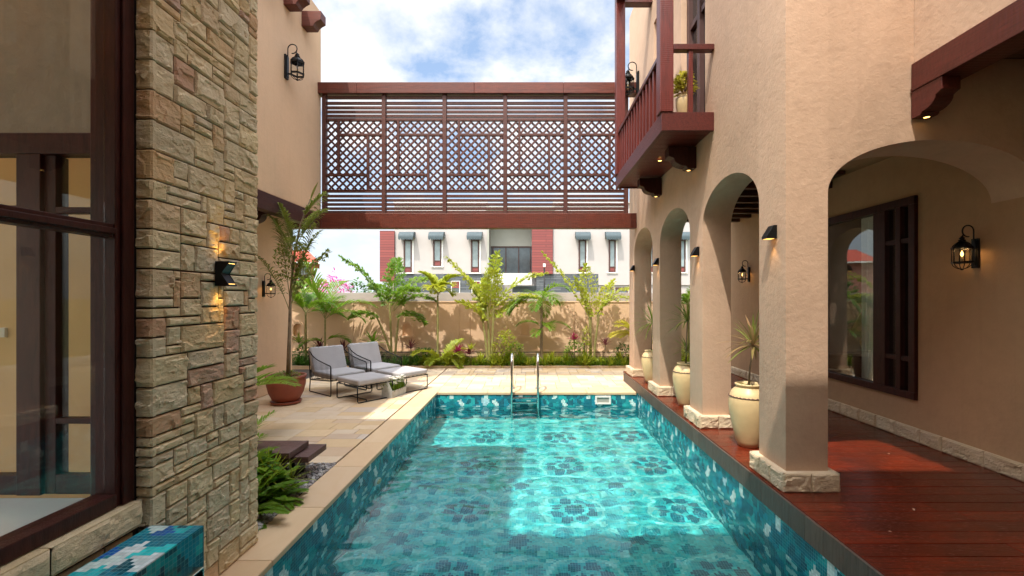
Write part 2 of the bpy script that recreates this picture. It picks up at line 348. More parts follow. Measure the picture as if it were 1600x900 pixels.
M['stone'] = stonemat('split_face_sandstone', [(0, (.60, .45, .25)), (.2, (.75, .60, .37)), (.4, (.67, .58, .41)), (.6, (.73, .59, .35)), (.76, (.56, .49, .36)), (.87, (.70, .48, .26)), (.95, (.52, .29, .19)), (1, (.52, .38, .31))])
M['stonel'] = stonemat('pale_split_stone', [(0, (.60, .46, .31)), (.5, (.66, .54, .39)), (1, (.54, .42, .30))])
M['joint'] = simple('dark_mortar', (.045, .032, .026), 0.95, var=.3, scale=20)
def paver():
    b = NB('sandstone_pavers'); t = b.attr(); o = b.obj(world=True)
    c = b.ramp(t, [(0, (.56, .40, .23)), (.2, (.63, .46, .28)), (.4, (.65, .51, .35)), (.6, (.58, .46, .34)), (.78, (.61, .44, .27)), (.92, (.49, .36, .26)), (1, (.55, .48, .41))])
    n = b.noise(o, 5, 6, 0.6, 0.8); c = b.mix(b.rng(n, 0.4, 0.7, 0, 0.25), c, (.46, .30, .16))
    b.pbr(c, 0.7, 0, b.bump(b.noise(o, 40, 5), 0.2, 0.004), 0.3); return b.m
M['paver'] = paver()
def coping():
    b = NB('sandstone_coping'); t = b.attr(); o = b.obj(world=True)
    c = b.ramp(t, [(0, (.60, .41, .24)), (.5, (.66, .49, .31)), (1, (.57, .41, .27))])
    n = b.noise(b.obj((1, .5, 1), world=True), 3, 6, 0.6, 1.5); c = b.mix(b.rng(n, 0.4, 0.7, 0, 0.35), c, (.52, .33, .17))
    b.pbr(c, 0.6, 0, b.bump(b.noise(o, 50, 5), 0.12, 0.004), 0.3); return b.m
M['coping'] = coping()
def ground():
    b = NB('ground_earth'); o = b.obj(world=True); c = b.ramp(b.noise(o, .3, 8, .65), [(.3, (.20, .15, .10)), (.6, (.13, .15, .06)), (.8, (.26, .21, .15))])
    b.pbr(c, .95); return b.m
M['ground'] = ground()
def gravel():
    b = NB('grey_pebbles'); t = b.attr(); c = b.ramp(t, [(0, (.20, .19, .19)), (.5, (.34, .31, .30)), (1, (.50, .48, .45))]); b.pbr(c, .8, 0, b.bump(b.noise(b.obj(), 80, 4), .3, .003)); return b.m
M['gravel'] = gravel()
def water():
    b = NB('pool_water')
    g = b.n('ShaderNodeBsdfPrincipled'); g.inputs['Base Color'].default_value = (.66, .97, .98, 1); g.inputs['Roughness'].default_value = 0.0
    g.inputs['IOR'].default_value = 1.333; g.inputs['Transmission Weight'].default_value = 1.0
    b.t.links.new(g.outputs[0], b.out.inputs[0]); return b.m
M['water'] = water()

# ------------------------------------------------------------------ objects
def tag(o, label=None, cat=None, group=None, kind=None):
    if label: o['label'] = label
    if cat: o['category'] = cat
    if group: o['group'] = group
    if kind: o['kind'] = kind
    return o
def thing(name, label, cat, loc=(0, 0, 0), rz=0, group=None):
    o = bpy.data.objects.new(name, None); COL.objects.link(o); o.empty_display_size = 0.1
    o.location = loc; o.rotation_euler = (0, 0, rz); tag(o, label, cat, group); return o
def kids(o): return [c for c in bpy.data.objects if c.parent == o]
def dup(root, loc, rz=None, label=None, scale=None):
    ch1 = kids(root)
    r = root.copy(); COL.objects.link(r); r.location = loc
    if rz is not None: r.rotation_euler = (0, 0, rz)
    if label: r['label'] = label
    if scale: r.scale = (scale,)*3
    for ch in ch1:
        c = ch.copy(); COL.objects.link(c); c.parent = r
        for g in kids(ch):
            d = g.copy(); COL.objects.link(d); d.parent = c
    return r

class MB:
    def __init__(s): s.v = []; s.f = []; s.t = []; s.sm = []
    def add(s, vs, fs, tone=0.5, smooth=False, mat=None):
        n = len(s.v)
        if mat is not None: vs = [mat @ Vector(p) for p in vs]
        s.v += [tuple(p) for p in vs]
        for f in fs: s.f.append([i+n for i in f]); s.t.append(tone); s.sm.append(smooth)
        return s
    def box(s, x0, x1, y0, y1, z0, z1, tone=0.5, mat=None):
        vs = [(x0, y0, z0), (x1, y0, z0), (x1, y1, z0), (x0, y1, z0), (x0, y0, z1), (x1, y0, z1), (x1, y1, z1), (x0, y1, z1)]
        return s.add(vs, [(0, 3, 2, 1), (4, 5, 6, 7), (0, 1, 5, 4), (1, 2, 6, 5), (2, 3, 7, 6), (3, 0, 4, 7)], tone, False, mat)
    def bar(s, p, q, w, h, tone=0.5, up=(0, 0, 1)):
        p = Vector(p); q = Vector(q); d = (q-p); L = d.length; d.normalize(); up = Vector(up)
        if abs(d.dot(up)) > 0.98: up = Vector((0, 1, 0))
        a = d.cross(up).normalized(); b = a.cross(d).normalized()
        m = Matrix((a, d, b)).transposed().to_4x4(); m.translation = p
        return s.box(-w/2, w/2, 0, L, -h/2, h/2, tone, m)
    def tube(s, pts, r, n=8, tone=0.5, cap=True):
        pts = [Vector(p) for p in pts]; N = len(pts); rs = r if isinstance(r, (list, tuple)) else [r]*N
        base = len(s.v); prev = None; vs = []
        for i, p in enumerate(pts):
            d = (pts[min(i+1, N-1)]-pts[max(i-1, 0)]).normalized()
            if prev is None:
                a = d.cross(Vector((0, 0, 1)));
                if a.length < 1e-3: a = Vector((1, 0, 0))
                a.normalize()
            else:
                a = (prev - d*prev.dot(d)).normalized()
            prev = a; b = d.cross(a)
            for k in range(n):
                t = 2*PI*k/n; vs.append(p + (a*math.cos(t)+b*math.sin(t))*rs[i])
        fs = []
        for i in range(N-1):
            for k in range(n):
                k2 = (k+1) % n; fs.append((i*n+k, i*n+k2, (i+1)*n+k2, (i+1)*n+k))
        if cap: fs.append(tuple(range(n))[::-1]); fs.append(tuple((N-1)*n+k for k in range(n)))
        return s.add(vs, fs, tone, True)
    def lathe(s, prof, c=(0, 0, 0), n=32, tone=0.5, cap=True):
        vs = []; c = Vector(c)
        for r, z in prof:
            for k in range(n):
                t = 2*PI*k/n; vs.append(c+Vector((r*math.cos(t), r*math.sin(t), z)))
        fs = []
        for i in range(len(prof)-1):
            for k in range(n):
                k2 = (k+1) % n; fs.append((i*n+k, i*n+k2, (i+1)*n+k2, (i+1)*n+k))
        if cap: fs.append(tuple(range(n))[::-1]); fs.append(tuple((len(prof)-1)*n+k for k in range(n)))
        return s.add(vs, fs, tone, True)
    def prism(s, poly, axis, a0, a1, tone=0.5):
        """poly: 2D points (ccw) ; axis the extrusion axis."""
        def P(u, v, w):
            return {'x': (w, u, v), 'y': (u, w, v), 'z': (u, v, w)}[axis]
        n = len(poly); vs = [P(u, v, a0) for u, v in poly] + [P(u, v, a1) for u, v in poly]
        fs = [tuple(range(n)), tuple(range(n, 2*n))[::-1]]
        for i in range(n): j = (i+1) % n; fs.append((j, i, n+i, n+j))
        return s.add(vs, fs, tone)
    def build(s, name, mat, parent=None, org=(0, 0, 0), bevel=0, segs=2, kind=None, fixn=True, auto=False):
        me = bpy.data.meshes.new(name); o = Vector(org)
        me.from_pydata([tuple(Vector(p)-o) for p in s.v], [], s.f); me.update()
        at = me.attributes.new('tone', 'FLOAT', 'FACE'); at.data.foreach_set('value', [float(t) for t in s.t])
        me.polygons.foreach_set('use_smooth', s.sm)
        if fixn:
            bm = bmesh.new(); bm.from_mesh(me); bmesh.ops.recalc_face_normals(bm, faces=bm.faces); bm.to_mesh(me); bm.free()
        me.materials.append(M[mat] if isinstance(mat, str) else mat)
        ob = bpy.data.objects.new(name, me); COL.objects.link(ob)
        if parent: ob.parent = parent
        elif org != (0, 0, 0): ob.location = org
        if bevel:
            m = ob.modifiers.new('bevel', 'BEVEL'); m.width = bevel; m.segments = segs; m.limit_method = 'ANGLE'; m.angle_limit = R(40)
            m.harden_normals = False
        if kind: ob['kind'] = kind
        return ob

def apply_mods(ob):
    dg = bpy.context.evaluated_depsgraph_get(); dg.update()
    me = bpy.data.meshes.new_from_object(ob.evaluated_get(dg)); ob.modifiers.clear(); ob.data = me
def boolean(ob, other, op):
    m = ob.modifiers.new('b', 'BOOLEAN'); m.operation = op; m.solver = 'EXACT'; m.object = other
    bpy.context.view_layer.update(); apply_mods(ob); bpy.data.objects.remove(other)
def smooth_angle(ob, ang=35):
    me = ob.data
    for p in me.polygons: p.use_smooth = True
    try: me.set_sharp_from_angle(angle=R(ang))
    except Exception: pass
def px(x, y, Y): return Vector(((x-827)/711*Y, Y, 1.7-(y-466)/711*Y))

# rough stone ---------------------------------------------------------------
def facet(p, k, amp):
    d, pts = noise.voronoi(Vector((p[0]*k, p[1]*k, p[2]*k))); c = pts[0]
    sl = noise.cell_vector(c*7.3+Vector((.5, .5, .5))); q = Vector((p[0]*k, p[1]*k, p[2]*k))-c
    return amp*(q.dot(Vector(sl)-Vector((.5, .5, .5)))*2.0)
def rough_block(mb, o, u, v, n, w, h, depth, res=0.012, amp=0.012, tone=0.5, edge=0.010, base=0.006):
    """block whose face starts at corner o, spans w along u and h along v, bulging along n"""
    o, u, v, n = map(Vector, (o, u, v, n)); nu = max(2, int(w/res)); nv = max(2, int(h/res))
    seed = Vector((random.random()*50, random.random()*50, random.random()*50)); vs = []
    for j in range(nv+1):
        for i in range(nu+1):
            a = w*i/nu; b = h*j/nv; q = seed+Vector((a*0.8, b*1.25, 0))
            e = min(a, w-a, b, h-b); k = min(1, e/edge); k = k*k*(3-2*k)
            d = base*k + k*(facet(q+0.25*Vector(noise.noise_vector(q*7))*.14, 8.5, amp)+facet(q, 24, amp*.35)+amp*.4*noise.noise(q*9)+amp*.25*noise.noise(q*40)) + amp*.35*k
            vs.append(o+u*a+v*b+n*max(d, -0.001*(1-k)))
    fs = [];
    for j in range(nv):
        for i in range(nu): a = j*(nu+1)+i; fs.append((a, a+1, a+nu+2, a+nu+1))
    L = len(vs); cs = [o, o+u*w, o+u*w+v*h, o+v*h]; vs += [c-n*depth for c in cs]
    bot = [i for i in range(nu+1)]; top = [nv*(nu+1)+i for i in range(nu+1)]; lf = [j*(nu+1) for j in range(nv+1)]; rt = [j*(nu+1)+nu for j in range(nv+1)]
    mb.add(vs, fs, tone, False)
    b0 = len(mb.v)-len(vs)
    for ring, (x, y) in ((bot[::-1], (L, L+1)), (top, (L+3, L+2)[::-1]), (lf, (L+3, L)), (rt[::-1], (L+1, L+2))):
        mb.f.append([b0+i for i in ring]+[b0+x, b0+y]); mb.t.append(tone); mb.sm.append(False)

def tiling(nx, ny, wset, hset, seed=1):
    rnd = random.Random(seed); occ = [[False]*nx for _ in range(ny)]; out = []
    for j in range(ny):
        for i in range(nx):
            if occ[j][i]: continue
            mw = 0
            while i+mw < nx and not occ[j][i+mw]: mw += 1
            w = min(rnd.choice(wset), mw)
            if mw-w == 1 and w > 1 and mw <= max(wset)+1: w = mw if rnd.random() < .7 else w
            h = min(rnd.choice(hset), ny-j)
            for a in range(h):
                for b in range(w): occ[j+a][i+b] = True
            out.append((i, j, w, h))
    return out

# ================================================================== SETTING
PXL, PXR, PY0, PY1 = -1.676, 1.936, 0.6, 8.22
WZ, FZ = -0.25, -1.05
# ground sheet (a ring round the plot, then out to the horizon)
g = MB(); GZ = -0.06
g.box(-900, 900, 12.3, 1500, GZ-.3, GZ); g.box(-900, 900, -900, -7, GZ-.3, GZ); g.box(-900, -9.2, -7, 12.3, GZ-.3, GZ); g.box(9.2, 900, -7, 12.3, GZ-.3, GZ)
g.build('ground', 'ground', kind='structure')
g = MB(); g.box(-9.2, PXL-.3, -7, 12.3, -.16, -.035); g.box(PXR+.1, 9.2, -7, 12.3, -.16, -.035); g.box(PXL-.3, PXR+.1, PY1+.28, 12.3, -.16, -.035); g.box(PXL-.3, PXR+.1, -7, PY0-.1, -.16, -.035)
g.build('sub_base', 'joint', kind='structure')

def paving(name, x0, x1, y0, y1, u, ws, hs, seed, mat, z=0.0, gap=.006, kind='structure'):
    nx = round((x1-x0)/u); ny = round((y1-y0)/u); mb = MB(); rnd = random.Random(seed)
    for i, j, w, h in tiling(nx, ny, ws, hs, seed):
        dz = rnd.uniform(-.0012, .0012)
        mb.box(x0+i*u+gap/2, x0+(i+w)*u-gap/2, y0+j*u+gap/2, y0+(j+h)*u-gap/2, z-.03, z+dz, rnd.random())
    return mb.build(name, mat, bevel=.0025, segs=1, kind=kind)
paving('patio_paving', -4.7, -1.98, 4.7, 11.1, .1, [3, 3, 4, 5, 6], [2, 2, 3], 3, 'paver')
paving('patio_paving', -1.98, 6.02, 8.5, 11.1, .1, [2, 3, 3, 4], [2, 2, 3], 5, 'paver')
paving('terrace_paving', -2.0, 1.9, -5.5, .4, .1, [4, 6], [3, 4], 9, 'paver')
# coping slabs
mb = MB(); y = 0.4; rnd = random.Random(4)
while y < 8.49:
    L = rnd.choice([.75, .9, 1.05]); y2 = min(8.5, y+L)
    if 8.5-y2 < .3: y2 = 8.5
    mb.box(-1.982, PXL+.012, y+.002, y2-.002, -.045, .001, rnd.random()); y = y2
x = PXL+.016
while x < 1.93:
    x2 = min(1.935, x+.9); mb.box(x+.002, x2-.002, PY1-.012, 8.497, -.045, .004, rnd.random()); x = x2
mb.box(PXL+.016, 1.93, .4, PY0+.012, -.045, .004, .4)
mb.build('pool_coping', 'coping', bevel=.008, segs=3, kind='structure')
# pool shell
def sheet(name, vs, mat, flip=False):
    mb = MB(); mb.add(vs, [(0, 1, 2, 3)]); return mb.build(name, mat, kind='structure', fixn=False)
mb = MB(); mb.box(PXL-.1, PXR+.1, PY0-.1, PY1+.1, FZ-.2, FZ); pf = mb.build('pool_floor', 'mosf', kind='structure')
mb = MB(); mb.box(PXL-.2, PXL, PY0-.1, PY1+.2, FZ-.1, -.047); pw1 = mb.build('pool_side_wall', 'mosy', kind='structure')
mb = MB(); mb.box(PXR+.012, PXR+.2, PY0-.1, PY1+.2, FZ-.1, .0); pw2 = mb.build('pool_side_wall', 'mosy', kind='structure')
mb = MB(); mb.box(PXL, PXR+.012, PY1, PY1+.2, FZ-.1, -.047); mb.box(PXL, PXR+.012, PY0-.1, PY0, FZ-.1, -.047); pw3 = mb.build('pool_end_wall', 'mosx', kind='structure')
# water with gentle real ripples
def wz(x, y):
    p = Vector((x*1.0, y*1.0, 0))
    a = noise.noise(Vector((x*2.3, y*3.4, 1)))*.011 + noise.noise(Vector((x*5.5+3, y*7.5, 4)))*.0070 + noise.noise(Vector((x*12, y*14, 9)))*.0014
    k = 0.35+0.65*max(0, min(1, (noise.noise(Vector((x*.55, y*.5, 20)))+.35)*1.3))
    if y < 3.4: k *= 1+(3.4-y)*.5
    return WZ+a*k
nx, ny = 130, 320; X0, X1, Y0, Y1 = PXL, PXR+.012, PY0, PY1
vs = [(X0+(X1-X0)*i/nx, Y0+(Y1-Y0)*j/ny, wz(X0+(X1-X0)*i/nx, Y0+(Y1-Y0)*j/ny)) for j in range(ny+1) for i in range(nx+1)]
fs = [(j*(nx+1)+i, j*(nx+1)+i+1, (j+1)*(nx+1)+i+1, (j+1)*(nx+1)+i) for j in range(ny) for i in range(nx)]
mb = MB(); mb.add(vs, fs, .5, True); wat = mb.build('pool_water', 'water', kind='structure', fixn=False)
wat.cycles.is_caustics_caster = True
for o in (pf, pw1, pw2, pw3): o.cycles.is_caustics_receiver = True

# pool fittings
def disc_fit(name, label, cat, c, ax, r, mat='cream', group=None):
    t = thing(name, label, cat, c, 0, group); sgn = 1 if ax == 'x' else -1
    rot = Matrix.Rotation(R(90)*sgn, 4, 'Y')
    mb = MB(); mb.lathe([(r, 0), (r, .012), (r*.85, .024), (r*.8, .02), (.001, .02)], n=24)
    mb.v = [tuple(rot @ Vector(p)) for p in mb.v]; mb.build('rim', 'whitetrim', t)
    mb = MB(); mb.lathe([(r*.62, .02), (r*.55, .036), (.001, .045)], n=20); mb.v = [tuple(rot @ Vector(p)) for p in mb.v]; mb.build('lens', mat, t); return t
disc_fit('pool_light', 'round pale underwater pool light on left pool wall, nearer the camera', 'pool light', (PXL, 5.0, -.42), 'x', .085)
disc_fit('pool_light', 'round pale underwater pool light on left pool wall, near its far corner', 'pool light', (PXL, 7.35, -.42), 'x', .085)
disc_fit('pool_inlet', 'small white water inlet on right pool wall below the deck', 'pool inlet', (PXR+.01, 4.45, -.37), 'y', .045, 'whitetrim')
t = thing('pool_skimmer', 'white framed skimmer opening in the far pool wall', 'skimmer', (1.33, PY1, -.13))
mb = MB(); mb.box(1.19, 1.47, PY1-.02, PY1-.002, -.09, -.06); mb.box(1.19, 1.47, PY1-.02, PY1-.002, -.21, -.185); mb.box(1.19, 1.22, PY1-.02, PY1-.002, -.185, -.09); mb.box(1.44, 1.47, PY1-.02, PY1-.002, -.185, -.09); mb.build('frame', 'whitetrim', t, (1.33, PY1, -.13))
mb = MB(); mb.box(1.22, 1.44, PY1-.006, PY1-.003, -.185, -.09); mb.build('opening', 'greyshade', t, (1.33, PY1, -.13))

# deck
mb = MB(); y = -3.0; rnd = random.Random(12); bw = .142
while y < 9.36:
    a = 1.955; cuts = [a]
    j = rnd.uniform(2.6, 4.0)
    cuts += [j, 4.1]
    for c0, c1 in zip(cuts[:-1], cuts[1:]): mb.box(c0+.001, c1-.001, y+.002, y+bw-.002, .148, .18+rnd.uniform(-.0012, .0012), rnd.random())
    y += bw
mb.build('timber_deck', 'deck', bevel=.003, segs=2, kind='structure')
mb = MB(); mb.box(1.95, 4.1, -3, 9.34, .02, .145); mb.build('deck_frame', 'joint', kind='structure')
mb = MB(); y = -3.0
while y < 9.36: mb.box(1.936, 1.9535, y+.0015, min(y+.20, 9.36)-.0015, .0, .172, rnd.random()); y += .20
mb.build('deck_fascia', 'slatgrey', kind='structure')
mb = MB(); mb.box(1.955, 4.1, 9.345, 9.36, .0, .172); mb.build('deck_end_board', 'slatgrey', kind='structure')

# planting beds
mb = MB(); mb.box(-9, 9, 11.14, 11.9, -.1, .03); mb.build('planting_bed', 'soil', kind='structure')
mb = MB(); mb.box(-9, 9, 11.1, 11.14, -.05, .05); mb.build('bed_kerb', 'coping', bevel=.006, kind='structure')
mb = MB(); mb.box(-4.6, -1.982, 3.18, 4.69, -.1, -.02); mb.build('planting_bed', 'soil', kind='structure')
# pebbles
mb = MB(); rnd = random.Random(5)
ico = [(0, 0, 1), (.9, 0, .3), (.28, .86, .3), (-.73, .53, .3), (-.73, -.53, .3), (.28, -.86, .3), (.7, .5, -.5), (-.27, .83, -.5), (-.88, 0, -.5), (-.27, -.83, -.5), (.7, -.5, -.5), (0, 0, -1)]
icf = [(0, 1, 2), (0, 2, 3), (0, 3, 4), (0, 4, 5), (0, 5, 1), (1, 6, 2), (2, 6, 7), (2, 7, 3), (3, 7, 8), (3, 8, 4), (4, 8, 9), (4, 9, 5), (5, 9, 10), (5, 10, 1), (1, 10, 6), (6, 11, 7), (7, 11, 8), (8, 11, 9), (9, 11, 10), (10, 11, 6)]
for k in range(2300):
    x = -1.99-rnd.random()**1.3*.9; y = rnd.uniform(3.2, 4.68); s = rnd.uniform(.008, .02)*(1.6 if y < 3.5 else 1)
    m = Matrix.Translation((x, y, -.015+s*.5+rnd.random()*.012)) @ Matrix.Rotation(rnd.random()*6, 4, 'Z') @ Matrix.Rotation(rnd.random()*6, 4, 'X') @ Matrix.Diagonal((s*1.3, s, s*.7, 1))
    mb.add(ico, icf, rnd.random(), False, m)
tag(mb.build('pebbles', 'gravel'), 'grey and white pebbles spread beside the pool coping', 'pebbles', kind='stuff')

# ================================================================== GARDEN WALL
GW = 11.9
gw = thing('garden_wall', 'tan painted garden wall with arched niches behind the palms', 'wall', (0, GW, 0)); org = (0, GW, 0)
def arch2(cx, z0, zs, w, rise, n=16): return [(cx+w/2*math.cos(PI*i/n), zs+rise*math.sin(PI*i/n)) for i in range(n+1)]
xs = [-9.2, -6.5, -6.22, -4.87, -4.59, -1.83, -1.54, 1.19, 1.48, 4.25, 4.53, 9.2]
mb = MB(); mb.box(-9.2, 9.2, GW+.05, GW+.18, 0, 1.585); mb.build('wall', 'wallpaint', gw, org)
for i in range(len(xs)-1):
    nar = xs[i+1]-xs[i] < .4
    mb = MB(); mb.box(xs[i]+.004, xs[i+1]-.004, GW-(.012 if nar else 0), GW+.08, 0, 1.59)
    p = mb.build('wall_panel', 'wallpaint', None)
    for cx in (-6.05, -3.2, -.12, 2.9):
        if xs[i] < cx < xs[i+1]:
            c = MB(); c.prism([(cx-.11, .72), (cx+.11, .72)]+arch2(cx, 0, .93, .22, .11), 'y', GW-.1, GW+.045); co = c.build('c', 'wallpaint'); boolean(p, co, 'DIFFERENCE')
    for v in p.data.vertices: v.co -= Vector(org)
    p.parent = gw
for cx in (-6.05, -3.2, -.12, 2.9):
    mb = MB()
    o_ = arch2(cx, 0, .93, .34, .17); i_ = arch2(cx, 0, .93, .222, .112)
    for a in range(len(o_)-1):
        q = [o_[a], o_[a+1], i_[a+1], i_[a]]; mb.prism(q, 'y', GW-.022, GW+.0)
    mb.box(cx-.17, cx-.111, GW-.022, GW, .72, .93); mb.box(cx+.111, cx+.17, GW-.022, GW, .72, .93); mb.box(cx-.19, cx+.19, GW-.05, GW, .67, .72)
    mb.build('niche_surround', 'wallpaint', gw, org)
mb = MB(); mb.box(-9.2, 9.2, GW-.018, GW+.18, 1.592, 1.625); mb.build('wall_cap', 'wallpaint', gw, org, bevel=.005)
mb = MB(); mb.box(-9.2, 9.2, GW-.035, GW-.0, .16, .34); mb.build('wall_plinth', 'wallpaint', gw, org, bevel=.004)
cw = MB(); cw.box(-40, 40, 12.16, 12.36, 0, 1.85); tag(cw.build('concrete_wall', 'concrete', bevel=.01), 'taller bare grey concrete wall just behind the tan garden wall', 'wall')
# pipes of the drip line along the bed
for z in (.20, .33):
    pass
mb = MB(); mb.tube([(-6, 11.80, .19), (6, 11.80, .19)], .008); mb.tube([(-6, 11.78, .30), (6, 11.78, .30)], .008)
tag(mb.build('water_pipe', 'black'), 'pair of thin black irrigation pipes along the foot of the garden wall', 'pipe')

# ================================================================== STONE HOUSE (left, near)
sh = thing('stone_house', 'house corner clad in rough sandstone blocks with large dark framed window', 'building', (-1.89, 2.28, 0)); SO = (-1.89, 2.28, 0)
def stone_face(z0, ny, uz, res, amp, seed):
    mb = MB(); rnd = random.Random(seed); uy = .05; nx = 18
    for i, j, w, h in tiling(nx, ny, [2, 3, 4, 4, 5, 6], [1, 1, 2, 2, 3, 3], seed):
        gpp = .009; t = rnd.random()
        rough_block(mb, (-1.900, 2.28+i*uy+(gpp/2 if i else 0), z0+j*uz+gpp/2), (0, 1, 0), (0, 0, 1), (1, 0, 0), w*uy-(gpp if i else gpp/2), h*uz-gpp, .02, res, amp, t, edge=.006, base=.004)
        if i == 0:
            rough_block(mb, (-1.973, 2.285, z0+j*uz+gpp/2), (1, 0, 0), (0, 0, 1), (0, -1, 0), .083, h*uz-gpp, .02, res, amp, t, edge=.006, base=.004)
    return mb
mb = stone_face(0.0, 80, .05, .0070, .0105, 23); mb.build('stone_cladding', 'stone', sh, SO, fixn=False)
mb = stone_face(4.0, 42, .074, .05, .006, 22); mb.build('stone_cladding', 'stone', sh, SO, fixn=False)
mb = MB(); mb.box(-2.21, -1.914, 2.303, 3.175, 0, 7.1); mb.build('mortar_core', 'joint', sh, SO)
mb = MB(); mb.box(-8, -2.212, 3.08, 3.18, 0, 7.1); mb.box(-8, -2.05, -6, .9, 3.5, 7.1); mb.box(-2.2, -2.05, .9, 2.299, 3.5, 7.1); mb.box(-8, -2.211, 2.30, 2.42, 3.5, 4.5); mb.box(-8, -7.8, .9, 2.3, 3.5, 7.1); mb.build('wall', 'interior', sh, SO)  # unseen roof opening over the glazed rooms, shaped to let sky light in
# window wall facing the pool
mb = MB()
mb.box(-2.10, -1.978, 2.175, 2.277, .70, 3.5); mb.box(-1.976, -1.962, 2.20, 2.262, .70, 3.5); mb.box(-2.06, -1.985, -3, 2.174, 1.99, 2.055); mb.box(-2.045, -1.97, -3, 2.174, 2.005, 2.035)
mb.box(-2.08, -1.97, -3, 2.174, .70, .765); mb.box(-2.06, -1.985, -3, 2.174, 3.3, 3.5)
for yy in (-.1, -2.2): mb.box(-2.06, -1.985, yy, yy+.1, .766, 3.3)
wf = mb.build('window_frame', 'dark', sh, SO, bevel=.004)
mb = MB(); mb.box(-2.035, -2.027, -3, 2.174, .765, 1.99); mb.build('window_pane', 'glass', sh, SO); mb = MB(); mb.box(-2.035, -2.027, -3, 2.174, 2.055, 3.3); mb.build('window_pane', 'glass', sh, SO)
mb = MB(); y = -3; rnd = random.Random(8)
for L in (1.1, 1.0, .95, 1.05, .73, .435):
    mb.box(-2.12, -1.925, y+.003, y+L-.003, .575, .695, rnd.random()); rough_block(mb, (-1.925, y+.003, .578), (0, 1, 0), (0, 0, 1), (1, 0, 0), L-.006, .112, .01, .012, .009, .3); y += L
mb.build('window_sill', 'stone', sh, SO, fixn=False)
mb = MB()
for i, j, w, h in tiling(105, 11, [4, 5, 6, 7], [1, 2, 2], 31): rough_block(mb, (-1.955, -3+i*.05, j*.05+.004), (0, 1, 0), (0, 0, 1), (1, 0, 0), w*.05-.008, h*.05-.008, .02, .02, .01, random.random())
mb.build('stone_cladding', 'stone', sh, SO, fixn=False)
mb = MB(); mb.box(-2.12, -1.963, -3, 2.29, 0, .57); mb.build('mortar_core', 'joint', sh, SO)
# inner window, facing the camera
mb = MB(); Y = 2.30; P = lambda x, y: (px(x, y, Y).x, px(x, y, Y).z)
zt = P(0, 207)[1]; zb = P(0, 240)[1]
mb.box(-5.5, -2.215, Y, Y+.08, zb, zt); 
def vbar(x0, x1, z0, z1, d=0): mb.box(P(x0, 0)[0], P(x1, 0)[0], Y+.002+d, Y+.07+d, z0, z1)
vbar(24, 62, .70, zb); vbar(62, 80, .70, zb, .02); vbar(152, 166, .70, zb, .01); vbar(-110, -90, .70, zb)
z = P(0, 655)[1]; mb.box(P(-90, 0)[0], P(24, 0)[0], Y+.01, Y+.06, P(0, 330)[1], P(0, 320)[1]); mb.box(P(80, 0)[0], P(152, 0)[0], Y+.02, Y+.06, P(0, 332)[1], P(0, 322)[1]); mb.box(P(80, 0)[0], P(152, 0)[0], Y+.02, Y+.06, z-.03, z); mb.box(P(80, 0)[0], P(152, 0)[0], Y+.02, Y+.06, .70, .80)
mb.box(P(-90, 0)[0], P(24, 0)[0], Y+.01, Y+.06, .70, .80)
mb.build('window_frame', 'dark', sh, SO, bevel=.004)
mb = MB(); mb.box(-5.5, -2.215, Y+.04, Y+.046, .70, zb); mb.build('window_pane', 'glass', sh, SO)
mb = MB(); mb.box(-5.5, -2.215, Y+.01, Y+.12, zt, 3.5); mb.build('upper_panel', 'plasterg', sh, SO)
mb = MB(); mb.box(-7.8, -2.1, -4, 2.29, .60, .695); mb.build('floor', 'floorrefl', sh, SO)  # pale slab put in for the teal pool reflection in the lower pane
mb = MB(); mb.box(-7.8, -2.22, 2.40, 3.07, .2, .3); mb.build('floor', 'floorrefl', sh, SO)
mb = MB(); mb.box(px(-12, 0, 3.07).x, px(10, 0, 3.07).x, 3.06, 3.078, px(0, 527, 3.07).z, px(0, 512, 3.07).z); mb.build('light_switch', 'whitetrim', sh, SO, bevel=.002)

# tiled water spout block
wb = thing('water_spout', 'mosaic tiled block with a steel spout beside the stone wall', 'fountain', (-1.77, 1.6, 0)); WO = (-1.77, 1.6, 0)
mb = MB(); mb.box(-1.898, -1.635, .75, 2.28, .0, .553); mb.build('block', 'mosy', wb, WO)
mb = MB(); mb.box(-1.899, -1.634, .749, 2.281, .5535, .56); mb.build('block_top', 'mosb', wb, WO)
mb = MB(); mb.box(-1.90, -1.6335, 2.2805, 2.284, .0, .56); mb.build('block_end', 'mosx', wb, WO)
mb = MB(); mb.box(-1.66, -1.50, 1.55, 2.10, .455, .462); mb.box(-1.66, -1.50, 2.093, 2.10, .40, .455); mb.box(-1.66, -1.50, 1.55, 1.557, .40, .455); mb.box(-1.66, -1.50, 1.557, 2.093, .39, .397); mb.build('spout', 'steel', wb, WO, bevel=.002)

